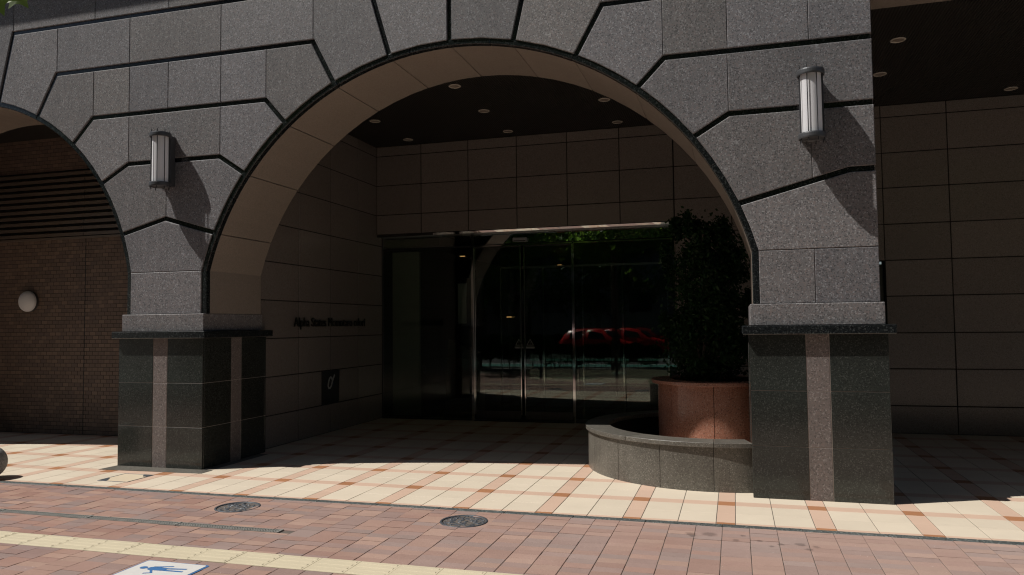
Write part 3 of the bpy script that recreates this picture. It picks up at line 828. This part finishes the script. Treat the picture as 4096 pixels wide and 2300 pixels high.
bar('mullion', (-4.31, 4.845, 0), (-4.262, 4.90, 2.985), m_chrome); bar('mullion', (-2.545, 4.85, 0), (-2.515, 4.895, 2.985), m_chrome)
bar('mullion', (-5.975, 4.85, .0), (-5.96, 4.90, 3.19), m_mull)
bar('door_header', (-4.262, 4.85, 2.945), (-.88, 4.90, 2.970), m_chrome); bar('transom_bar', (-5.96, 4.857, 2.950), (-4.315, 4.89, 2.975), m_dark)
bar('sill', (-5.96, 4.85, 0), (-4.31, 4.90, .028), m_mull); bar('sill', (-2.515, 4.85, 0), (-.88, 4.90, .055), m_mull); bar('threshold', (-4.262, 4.80, -.002), (-2.545, 4.98, .018), m_mull)
bm = bmesh.new()
_n = 60; _A = []; box('lintel_edge', (-5.972, 4.645, 3.165), (-4.92, 4.70, 3.2), m_mull, ge, .002)  # dark metal stands in for the strip's length without bright reflection
for i in range(_n+1):
    xx = -4.915+4.043*i/_n; wv = .0016*math.sin(xx*5.1)+.0012*math.sin(xx*11.7+1)
    _A.append([bm.verts.new((xx, yy, zz)) for yy, zz in ((4.645, 3.2), (4.656+wv, 3.166), (4.70, 3.166), (4.70, 3.2))])
for P_, Q_ in zip(_A, _A[1:]):
    for k in range(4): bm.faces.new((P_[k], P_[(k+1) % 4], Q_[(k+1) % 4], Q_[k]))
bm.faces.new(_A[0]); bm.faces.new(_A[-1]); bmesh.ops.recalc_face_normals(bm, faces=bm.faces[:])
obj('lintel_strip', bm, m_chrome, ge)
bar('lintel_soffit', (-5.975, 4.702, 3.176), (-.872, 4.90, 3.199), m_steel, .004)
bar('jamb', (-.872, 4.66, 0), (-.858, 4.95, 3.20), m_wall)
sb = empty('door_sensor', (-3.43, 4.83, 3.04)); tag(sb, 'small pale grey sensor box above the sliding doors', 'sensor')
box('housing', (-3.55, 4.80, 3.010), (-3.305, 4.862, 3.075), plain('sensor_grey', (.30, .31, .30), .5), sb, .008)
box('lens', (-3.53, 4.795, 3.012), (-3.325, 4.801, 3.026), m_dark, sb, .001)
for x, lb in ((-3.48, 'left warning triangle sticker on the sliding door glass'), (-3.285, 'right warning triangle sticker on the sliding door glass')):
    t = empty('warning_sticker', (x, 4.888, 1.29)); tag(t, lb, 'sticker', 'warning stickers on the sliding doors')
    bm = bmesh.new()
    P3 = [(-.065, 1.265), (.065, 1.265), (0, 1.375)]; Q3 = [(-.048, 1.275), (.048, 1.275), (0, 1.358)]
    A = [bm.verts.new((x+a, 4.8885, b)) for a, b in P3]; B = [bm.verts.new((x+a, 4.8885, b)) for a, b in Q3]
    for i in range(3): bm.faces.new((A[i], A[(i+1) % 3], B[(i+1) % 3], B[i]))
    addbox(bm, (x-.003, 4.8883, 1.297), (x+.003, 4.8887, 1.33)); addbox(bm, (x-.003, 4.8883, 1.284), (x+.003, 4.8887, 1.291))
    obj('triangle', bm, m_stick, t)
    flatb = box('text_band', (x-.075, 4.8881, 1.215), (x+.075, 4.8887, 1.245), m_stick, t, 0)

# lobby
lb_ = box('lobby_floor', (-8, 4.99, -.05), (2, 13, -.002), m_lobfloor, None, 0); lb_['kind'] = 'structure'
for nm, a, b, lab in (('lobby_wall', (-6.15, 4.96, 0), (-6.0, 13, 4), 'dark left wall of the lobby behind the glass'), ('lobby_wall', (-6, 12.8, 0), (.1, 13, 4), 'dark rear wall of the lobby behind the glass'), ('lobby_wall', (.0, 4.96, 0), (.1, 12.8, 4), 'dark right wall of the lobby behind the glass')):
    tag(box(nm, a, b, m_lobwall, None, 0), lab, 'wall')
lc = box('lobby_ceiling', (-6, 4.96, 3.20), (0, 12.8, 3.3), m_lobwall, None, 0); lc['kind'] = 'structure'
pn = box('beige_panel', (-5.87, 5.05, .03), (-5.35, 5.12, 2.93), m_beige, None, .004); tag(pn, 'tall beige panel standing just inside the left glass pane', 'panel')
pc = empty('framed_picture', (-5.2, 6.6, 2.3)); tag(pc, 'tilted dark framed panel inside the lobby left of the doors', 'panel')
box('frame', (-5.35, 6.9, 1.6), (-4.75, 6.95, 2.55), m_dark, pc, .004); box('sheet', (-5.30, 6.88, 1.65), (-5.12, 6.898, 2.45), m_logo, pc, .001)
kt = empty('entry_console', (-5.0, 5.9, 0)); tag(kt, 'dark sloping top entry console inside the lobby', 'console')
box('cabinet', (-5.2, 5.9, 0), (-4.55, 6.3, 1.0), m_wood, kt, .01)
bm = bmesh.new(); vs = addbox(bm, (-5.15, 5.92, 1.0), (-4.6, 6.28, 1.35))
for v in vs:
    if v.co.z > 1.2 and v.co.x > -4.8: v.co.z -= .25
obj('sloping_top', bm, m_dark, kt)
idr = empty('inner_glass_doors', (-3, 7.2, 0)); tag(idr, 'second set of glass doors deeper inside the dark lobby', 'glass doors')
for x in (-4.5, -3.62, -2.83, -2.05, -1.2): box('mullion', (x-.014, 7.2, 0), (x+.014, 7.24, 2.74), m_chrome, idr, .002)
box('header', (-4.486, 7.2, 2.74), (-1.214, 7.24, 2.78), m_steel, idr, .002)
for a, b in ((-4.486, -3.634), (-3.606, -2.844), (-2.816, -2.064), (-2.036, -1.214)): box('pane', (a, 7.215, .02), (b, 7.225, 2.74), m_glass, idr, 0)
for x, y, z, lab in ((-4.95, 6.2, 2.93, 'small amber lobby light, the high bar near the header'), (-5.1, 7.0, 1.88, 'small amber lobby light left of the console'), (-4.30, 7.1, 1.77, 'small amber lobby light next to the first door mullion'), (-3.75, 9.3, 2.95, 'small amber lobby light deep behind the doors')):
    o = box('lobby_light', (x-.05, y-.008, z-.007), (x+.05, y+.008, z+.007), m_amber, None, .002); tag(o, lab, 'light')

# lettering on the side wall (faces +x, reads towards +y)
cu = bpy.data.curves.new('wall_lettering', 'FONT'); cu.body = 'Alpha States Momotaro odori'; cu.size = .19; cu.extrude = .007; cu.offset = .0
to = bpy.data.objects.new('wall_lettering', cu); link(to); cu.materials.append(m_letter)
to.rotation_euler = (R_(90), 0, R_(90)); to.location = (-5.945, 1.99, 1.617)
bpy.context.view_layer.update()
lme = bpy.data.meshes.new_from_object(to.evaluated_get(bpy.context.evaluated_depsgraph_get())); wdt = max(v.co.x for v in lme.vertices)
for v in lme.vertices: v.co.x *= 2.14/wdt
lme.materials.clear(); lme.materials.append(m_letter)
t2 = empty('wall_lettering', to.location); t2.rotation_euler = to.rotation_euler; bpy.data.objects.remove(to)
tag(t2, 'raised dark metal letters on the granite side wall', 'lettering')
bm = bmesh.new(); bm.from_mesh(lme); todo = set(bm.verts); isl = []
while todo:
    st_ = [todo.pop()]; grp = list(st_)
    while st_:
        for e in st_.pop().link_edges:
            for v in e.verts:
                if v in todo: todo.discard(v); st_.append(v); grp.append(v)
    isl.append([min(v.co.x for v in grp), max(v.co.x for v in grp), set(grp)])
isl.sort(key=lambda q: q[0]); glyphs = []
for a, b_, g_ in isl:
    if glyphs and a < glyphs[-1][1]-.004 and b_ < glyphs[-1][1]+.012: glyphs[-1][1] = max(glyphs[-1][1], b_); glyphs[-1][2] |= g_
    else: glyphs.append([a, b_, g_])
for a, b_, g_ in glyphs:
    ix = {v: k for k, v in enumerate(g_)}; me_ = bpy.data.meshes.new('letter')
    me_.from_pydata([(v.co.x-a, v.co.y, v.co.z) for v in ix], [], [[ix[v] for v in f.verts] for f in bm.faces if f.verts[0] in ix]); me_.materials.append(m_letter)
    lo_ = bpy.data.objects.new('letter', me_); link(lo_, t2); lo_.location = (a, 0, 0)
bm.free()
# plaque with logo
pq = empty('logo_plaque', (-5.98, 3.05, .42)); tag(pq, 'dark square plaque with a pale looped logo low on the side wall', 'plaque')
box('plate', (-5.978, 2.79, .424), (-5.966, 3.308, .940), m_plaque, pq, .002)
def ribbon(pts, wd, x, th, mat, nm, parent):
    bm = bmesh.new(); n = len(pts); L = []; Rr = []
    for i, p in enumerate(pts):
        d = Vector(pts[min(i+1, n-1)])-Vector(pts[max(i-1, 0)]); d.normalize(); nn = Vector((-d.y, d.x))*wd/2
        L.append(bm.verts.new((x, p[0]+nn.x, p[1]+nn.y))); Rr.append(bm.verts.new((x, p[0]-nn.x, p[1]-nn.y)))
    for i in range(n-1): bm.faces.new((L[i], Rr[i], Rr[i+1], L[i+1]))
    r = bmesh.ops.extrude_face_region(bm, geom=bm.faces[:]); bmesh.ops.translate(bm, vec=(th, 0, 0), verts=[g for g in r['geom'] if isinstance(g, bmesh.types.BMVert)])
    bmesh.ops.recalc_face_normals(bm, faces=bm.faces[:]); return obj(nm, bm, mat, parent)
def lg(u, v): return (2.79+(u-537)/(740-537)*.518, .940-(v-815)/(1200-815)*.516)
ribbon([lg(*q) for q in ((655, 930), (648, 902), (634, 890), (621, 905), (611, 940), (605, 985), (612, 1010), (628, 1014), (642, 992), (654, 945), (668, 905), (682, 868))], .030, -5.966, .004, m_logo, 'logo_loop', pq)
ribbon([lg(668, 950), lg(662, 1000)], .03, -5.966, .003, plain('logo_blue', (.01, .04, .09), .4), 'logo_tail', pq)

# ------------------------------------------------------------------ planter group
PX, PY = -.235, 1.53
lwl = empty('curved_low_wall', (PX, PY, 0)); tag(lwl, 'curved low wall of dark grey granite against the right pier', 'low wall')
st = -89.4; A0 = -74.8
js = [A0]+[st-21*k for k in range(0, 10)]+[-286]
for a, b in zip(js, js[1:]): sector('wall_slab', PX, PY, 1.405, 1.432, R_(b)+.0012, R_(a)-.0012, .0, .421, m_grey, lwl, 8, 'Z', .002)
sector('wall_core', PX, PY, 1.22, 1.404, R_(-286), R_(A0)-.002, 0, .420, m_dgrout, lwl, 60, 'Z', 0)
js = [A0-.3]+[-89.2, -125.6, -151.5, -188, -225, -262, -286]
for a, b in zip(js, js[1:]): sector('coping_stone', PX, PY, 1.19, 1.462, R_(b)+.001, R_(a)-.001, .4215, .467, m_grey, lwl, 10, 'Z', .004)
PY = 1.85
rp = empty('round_planter', (PX, PY, 0)); tag(rp, 'large round planter of polished red granite with projecting rim', 'planter')
js = [-90-45.5*k for k in range(8)]+[-450]
for a, b in zip(js, js[1:]): sector('granite_panel', PX, PY, .632, .662, R_(b)+.004, R_(a)-.004, 0, .9095, m_red, rp, 10, 'Z', .002)
sector('planter_core', PX, PY, .50, .630, 0, 2*math.pi-.0001, 0, .9085, m_dgrout, rp, 60, 'Z', 0)
js = [-85-60*k for k in range(6)]+[-445]
js = [-140+0]+[-140-72*k for k in range(1, 5)]+[-500]
for a, b in zip(js, js[1:]): sector('rim_stone', PX, PY, .50, .735, R_(b)+.002, R_(a)-.002, .911, .951, m_red, rp, 14, 'Z', .004)
obj('soil', lathe([(0, .885), (.499, .885)], 40), m_soil, rp, (PX, PY, 0))

def leaves(n, posf, size, rnd, droop=0., flat_=None):
    vs, fs = [], []
    for _ in range(n):
        p = posf(rnd)
        if p is None: continue
        d = Vector((rnd.gauss(0, 1), rnd.gauss(0, 1), rnd.gauss(0, .6)-droop)).normalized()
        u = d.cross(Vector((rnd.gauss(0, 1), rnd.gauss(0, 1), rnd.gauss(0, 1)))).normalized()
        L = size*rnd.uniform(.65, 1.3); W = L*.30; nrm = d.cross(u)*L*.10
        k = len(vs); vs += [p, p+d*L*.45+u*W-nrm, p+d*L, p+d*L*.45-u*W-nrm]; fs += [(k, k+1, k+2), (k, k+2, k+3)]
    me = bpy.data.meshes.new('leaves'); me.from_pydata([tuple(v) for v in vs], [], fs); me.update(); return me
rr = random.Random(5)
fp = empty('potted_ficus', (PX, PY, .9)); tag(fp, 'tall dark leafy ficus shrub growing in the red granite planter', 'plant')
def limb(bm, pts, r0, r1, n=8):
    for i in range(len(pts)-1):
        t0, t1 = i/(len(pts)-1), (i+1)/(len(pts)-1)
        addcyl(bm, pts[i], pts[i+1], r0+(r1-r0)*t0, r0+(r1-r0)*t1, n)
tips = []
for k in range(5):
    bm = bmesh.new(); a = k*1.3; bx_, by_ = PX-.05+.10*math.cos(a), PY+.1*math.sin(a); pts = [Vector((bx_, by_, .88))]
    for s in range(1, 9):
        pts.append(Vector((bx_+.16*math.cos(a+s*.5)*s/6, by_+.16*math.sin(a+s*.6)*s/6,   .88+s*.22))); tips.append(pts[-1])
    limb(bm, pts, .018, .006); obj('stem', bm, m_bark, fp)
clus = []
def frad(z):
    return .46*min(1, (z-.62)/.55)*min(1, max(.12, (2.86-z)/.60))*(1+.16*math.sin(z*5.3+1)+.10*math.sin(z*11))
for k in range(170):
    z = rr.uniform(.98, 2.70); rad = frad(z); a = rr.uniform(0, 6.283); q = rad*math.sqrt(rr.uniform(.1, 1))
    clus.append((Vector((PX-.05+q*math.cos(a)*.92+.07*math.sin(z*3+.5), PY+q*math.sin(a), z)), rr.uniform(.04, .10)))
for (a, b, c, d_) in ((-.33, 0, 2.68, 2.84), (-.20, -.1, 2.68, 2.88), (-.10, .05, 2.66, 2.80), (.30, -.1, 2.15, 2.42), (.40, 0, 1.75, 1.95), (-.44, -.05, 2.2, 2.5), (.16, -.1, 2.62, 2.80), (-.46, 0, 1.5, 1.7), (.42, -.05, 1.3, 1.45)):
    for t_ in range(4): clus.append((Vector((PX-.05+a*(1+.05*t_), PY+b, c+(d_-c)*t_/3)), .03))
    tb = bmesh.new(); limb(tb, [Vector((PX, PY, c-.25)), Vector((PX-.05+a, PY+b, c)), Vector((PX-.05+a*1.1, PY+b, d_))], .008, .003, 6); obj('stem', tb, m_bark, fp)
def fpos(r):
    c, s = r.choice(clus); return c+Vector((r.gauss(0, s), r.gauss(0, s), r.gauss(0, s*1.2)))
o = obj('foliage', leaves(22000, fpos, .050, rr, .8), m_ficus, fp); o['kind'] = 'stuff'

# ------------------------------------------------------------------ street behind the viewer (seen mirrored in the glass)
for nm, a, b, m in (('verge_paving', (-60, -10.6, -.05), (60, -9.4, -.006), m_conc), ('bike_lane', (-200, -14.0, -.05), (200, -10.72, -.03), m_teal), ('lane_line', (-200, -14.2, -.05), (200, -14.02, -.026), m_white),
                    ('road', (-200, -24, -.055), (200, -14.21, -.034), m_asph), ('far_pavement', (-200, -29, -.05), (200, -24.15, .09), m_conc), ('kerb', (-200, -10.72, -.05), (200, -10.6, .05), m_conc), ('pavement_left', (-60, -9.4, -.05), (-18, KY, -.006), m_conc), ('pavement_right', (12, -9.4, -.05), (60, KY, -.006), m_conc)):
    o = box(nm, a, b, m, None, 0); o['kind'] = 'structure'
def hedge(x0, x1, y0, y1, h, label):
    t = empty('hedge', ((x0+x1)/2, (y0+y1)/2, 0)); tag(t, label, 'hedge')
    r = random.Random(int(x0*7)+90); L = x1-x0
    bm = bmesh.new()
    for k in range(int(L*12)):
        x, y = r.uniform(x0, x1), r.uniform(y0+.15, y1-.15); addcyl(bm, (x, y, 0), (x+r.uniform(-.12, .12), y, h*.55), .012, .008, 5)
    o = obj('stems', bm, m_bark, t); o['kind'] = 'stuff'
    def pf(r):
        x = r.uniform(x0, x1); y = r.uniform(y0, y1); z = h*(.30+.70*r.random()**.85)+.05*math.sin(x*5)+.04*math.sin(x*11+1)
        return Vector((x, y, z))
    o = obj('foliage', leaves(int(L*3000), pf, .095, r), m_hedge, t); o['kind'] = 'stuff'
hedge(-14, -6.7, -10.35, -9.35, 1.18, 'taller clipped roadside hedge reflected in the left doors')
hedge(-6.6, -2.6, -10.35, -9.35, .86, 'lower clipped roadside hedge reflected in front of the red car')
hedge(-16, 3, -25.6, -24.8, 1.0, 'clipped hedge across the road reflected in the glass')
def tree(x, y, h, cr, seed, label, nl=5200, ls=.15, low=0):
    r = random.Random(seed); t = empty('street_tree', (x, y, 0)); tag(t, label, 'tree')
    bm = bmesh.new(); pts = [Vector((x, y, -.05)), Vector((x+.05, y, h*.25)), Vector((x-.04, y+.05, h*.5)), Vector((x, y, h*.85))]
    limb(bm, pts, .17, .05, 12); cl = []
    for k in range(11+low):
        a = k*2.4+seed; z0 = h*(.38-.06*low+.045*k); L = cr*(1-.05*k)*r.uniform(.75, 1.1)
        p0 = Vector((x, y, z0)); p1 = p0+Vector((math.cos(a)*L*.5, math.sin(a)*L*.5, L*.22)); p2 = p1+Vector((math.cos(a+.3)*L*.5, math.sin(a+.3)*L*.5, L*.10))
        limb(bm, [p0, p1, p2], .055, .015, 7)
        for q in (p1, p2, (p1+p2)/2, (p0+p1)/2): cl.append((q, L*.17)); cl.append((q+Vector((r.uniform(-.6, .6), r.uniform(-.6, .6), r.uniform(-.2, .7))), L*.13))
    obj('trunk', bm, m_bark, t)
    def pf(r):
        c, s = r.choice(cl); return c+Vector((r.gauss(0, s), r.gauss(0, s), r.gauss(0, s*.7)))
    o = obj('crown', leaves(nl, pf, ls, r, .4), m_leaf, t); o['kind'] = 'stuff'
    return t
proto = tree(-9.2, -9.7, 8.8, 3.6, 1, 'added broad sky-blocking tree, second from the left along the pavement behind the viewer', 12000, .24)  # added tree row: wide crowns block sky light and shade the pavement
proto['group'] = 'broad trees added along the pavement behind the viewer to block sky light'
for k, (tx, ty, rz_, lb) in enumerate(((-15.4, -9.7, 1.1, 'added broad sky-blocking tree, leftmost of the row behind the viewer'), (2.6, -9.6, 2.2, 'added broad sky-blocking tree, right of the row middle behind the viewer'), (8.6, -9.7, 3.9, 'added broad sky-blocking tree, rightmost of the row behind the viewer'))):
    c_ = proto.copy(); COL.objects.link(c_); c_.location = (tx, ty, 0); c_.rotation_euler.z = rz_; c_['label'] = lb
    for ch in list(proto.children):
        d_ = ch.copy(); COL.objects.link(d_); d_.parent = c_
for k, (tx, ty, th, tc, lb) in enumerate(((-7.6, -26.6, 11, 4.4, 'tree across the road standing before the grey office block'), (-1.0, -26.8, 12, 4.6, 'tree across the road nearest the mirrored red cars'), (-14.5, -26.4, 11, 4.4, 'tree across the road, third from the right end of the row'),
        (-21.5, -26.6, 11, 4.2, 'tree across the road, leftmost of the row'), (6.0, -26.4, 12, 4.4, 'tree across the road, rightmost of the row'))):
    tree(tx, ty, th, tc, 4+k, lb, 3600, .40, 3)
# leaf sprig reaching into the top left corner from its own tree
nt_ = empty('maple_tree', (-3.95, -9.0, 0)); tag(nt_, 'broad leaved tree whose green lobed leaves hang into the top left corner', 'tree')
bm = bmesh.new(); limb(bm, [Vector((-3.95, -9.0, -.05)), Vector((-3.9, -8.95, 1.6)), Vector((-3.95, -8.9, 3.2)), Vector((-3.9, -9.0, 4.8)), Vector((-3.95, -9.1, 7.2))], .17, .05, 12)
limb(bm, [Vector((-3.95, -8.9, 3.0)), Vector((-3.6, -7.7, 3.4)), Vector((-3.0, -6.4, 3.20)), Vector((-2.42, -5.66, 2.80))], .03, .004, 8)
obj('trunk', bm, m_bark, nt_)
LF = [(0, -.95), (.10, -.55), (.42, -.62), (.62, -.80), (.50, -.40), (.95, -.18), (.60, .0), (.92, .42), (.42, .34), (.22, .50), (0, 1.05), (-.22, .50), (-.42, .34), (-.92, .42), (-.60, .0), (-.95, -.18), (-.50, -.40), (-.62, -.80), (-.42, -.62), (-.10, -.55)]
def lobed(pos, size, nrm, spin, parent):
    bm = bmesh.new(); c = bm.verts.new((0, 0, .04*size)); vs = [bm.verts.new((x*size, y*size, -.10*size*(x*x+y*y))) for x, y in LF]
    for i in range(len(vs)): bm.faces.new((c, vs[i], vs[(i+1) % len(vs)]))
    q = Vector(nrm).to_track_quat('Z', 'Y').to_matrix().to_4x4() @ Matrix.Rotation(spin, 4, 'Z')
    bmesh.ops.transform(bm, matrix=q, verts=bm.verts[:]); return obj('leaf', bm, m_leaf, parent, pos)
def pix(u, v, d): 
    r = (fw+rt2*((u-2048)/FPX)-up2*((v-1150)/FPX)); return CAM+r*d
lobed(pix(-18, -12, 3.0), .088, (.5, -.8, .35), R_(205), nt_)
lobed(pix(76, -8, 3.1), .068, (.35, -.8, .5), R_(222), nt_)
lobed(pix(-90, -110, 3.2), .075, (.2, -.6, .8), R_(90), nt_); lobed(pix(10, -150, 3.2), .07, (-.3, -.6, .7), R_(10), nt_); lobed(pix(150, -150, 3.3), .07, (.1, -.4, .9), R_(60), nt_)
rr = random.Random(12)
cl = []
for k in range(30):
    a = k*2.39; q = 3.1*math.sqrt((k+.5)/30); cl.append((Vector((-3.95+q*math.cos(a), -9.5+q*.95*math.sin(a), 6.2+rr.uniform(-1.3, 1.6)-.10*q*q)), rr.uniform(.38, .55)))
    if k % 4 == 0: tb = bmesh.new(); limb(tb, [Vector((-3.95, -9.05, 3.6+k*.08)), Vector((-3.95+q*.5*math.cos(a), -9.3+q*.5*math.sin(a), 5.0+k*.03)), cl[-1][0]], .05, .012, 7); obj('branch', tb, m_bark, nt_)
o = obj('crown', leaves(15000, lambda r: (lambda c: c[0]+Vector((r.gauss(0, c[1]), r.gauss(0, c[1]*.8), r.gauss(0, c[1]*.7))))(r.choice(cl)), .21, rr, .4), m_leaf, nt_); o['kind'] = 'stuff'

# red cars on the road
def car(x, y, label, L=3.6):
    t = empty('red_car', (x, y, 0)); tag(t, label, 'car')
    prof = [(0, .28, .70, .72), (.02, .24, .88, .92), (.07, .22, .92, 1.20), (.13, .2, .92, 1.36), (.24, .2, .92, 1.42), (.42, .2, .90, 1.43), (.56, .2, .89, 1.34), (.74, .2, .87, .96), (.90, .22, .78, .80), (.98, .28, .62, .64), (1, .34, .55, .56)]
    bm = bmesh.new(); rings = []
    for (s, zb, zw, zr) in prof:
        X = -L/2+L*s; w0 = .80*(1-.25*max(0, s-.85)/.15)*(1-.1*max(0, .1-s)/.1); w1 = w0*(.97); w2 = w0*(.80 if zr-zw > .05 else .9)
        rings.append([bm.verts.new((X, yy, zz-0)) for yy, zz in ((-w0*.9, zb), (-w0, zb+.15), (-w1, zw), (-w2, zr-.03), (-w2*.6, zr), (w2*.6, zr), (w2, zr-.03), (w1, zw), (w0, zb+.15), (w0*.9, zb))])
    for A, B in zip(rings, rings[1:]):
        for i in range(10): bm.faces.new((A[i], A[(i+1) % 10], B[(i+1) % 10], B[i]))
    bm.faces.new(rings[0][::-1]); bm.faces.new(rings[-1]); bmesh.ops.recalc_face_normals(bm, faces=bm.faces[:])
    bd = obj('body', bm, m_red_paint, t, (x, y, 0)); smooth(bd)
    for s in (-1, 1):
        for a, b in ((.14, .36), (.38, .58)):
            bm = bmesh.new(); Y = lambda z: s*(.79-(z-.9)*.27)
            X = lambda q: x-L/2+L*q
            top = (.0, .0)
            zt0 = 1.33 if a > .3 else 1.24; zt1 = 1.20 if b > .5 else 1.36
            q = [(X(a), .97), (X(b+.03 if b > .5 else b), .95), (X(b-.01), zt1), (X(a+.02), zt0)]
            vv = [bm.verts.new((px, y+Y(pz), pz)) for px, pz in q]; f = bm.faces.new(vv); obj('window', bm, m_winfar, t)
    bm = bmesh.new(); vv = [bm.verts.new(p) for p in ((x-L/2+L*.725, y-.70, 1.0), (x-L/2+L*.725, y+.70, 1.0), (x-L/2+L*.58, y+.60, 1.32), (x-L/2+L*.58, y-.60, 1.32))]
    bm.faces.new(vv)
    for v in bm.verts: v.co.x += .015; v.co.z += .015
    obj('windscreen', bm, m_winfar, t)
    for q in (.18, .80):
        for s in (-1, 1):
            bm = bmesh.new(); addcyl(bm, (x-L/2+L*q, y+s*.62, .28), (x-L/2+L*q, y+s*.80, .28), .29, n=28); wh = obj('wheel', bm, m_tyre, t)
            bm = bmesh.new(); addcyl(bm, (x-L/2+L*q, y+s*.79, .28), (x-L/2+L*q, y+s*.81, .28), .18, n=20); obj('rim', bm, m_steel, wh)
    for s in (-1, 1):
        bm = bmesh.new(); addbox(bm, (x+L/2-.12, y+s*.55-.12, .60), (x+L/2-.03, y+s*.55+.12, .70)); obj('headlight', bm, m_logo, t)
        bm = bmesh.new(); addbox(bm, (x-L/2-.01, y+s*.62-.08, .70), (x-L/2+.05, y+s*.62+.08, .88)); obj('tail_light', bm, m_red_paint, t)
car(-5.85, -17.0, 'red hatchback on the near lane, mirrored in the sliding doors', 3.5)
car(-4.75, -20.6, 'second red hatchback on the far lane, mirrored behind the first', 3.7)

# buildings across the road, made taller to block sky light from the porch
def block(x0, x1, y, h, mat, label, nx, nz):
    t = empty('office_building', ((x0+x1)/2, y, 0)); tag(t, label, 'building')
    box('walls', (x0, y-10, 0), (x1, y, h), mat, t, 0)
    bm = bmesh.new(); addbox(bm, (x0-.2, y-10, h), (x1+.2, y+.2, h+.5)); obj('parapet', bm, m_bld, t)
    for i in range(nx):
        for k in range(nz):
            wx = x0+(x1-x0)*(i+.5)/nx; wz = 1.2+(h-1.6)*(k+.5)/nz
            f = box('window', (wx-.8, y-.01, wz-.7), (wx+.8, y+.05, wz+.7), m_bld, t, 0)
            box('pane', (wx-.72, y+.045, wz-.62), (wx+.72, y+.06, wz+.62), m_winfar, f, 0)
block(-32, -13.5, -31, 34, m_bld2, 'brown tiled office block across the road, left one in the mirror', 6, 9)
block(-13, 1.5, -32, 38, m_bld, 'grey rendered office block across the road behind the red cars', 5, 10)
block(2.2, 24, -31, 34, m_bld2, 'brown tiled office block across the road, right one', 7, 9)
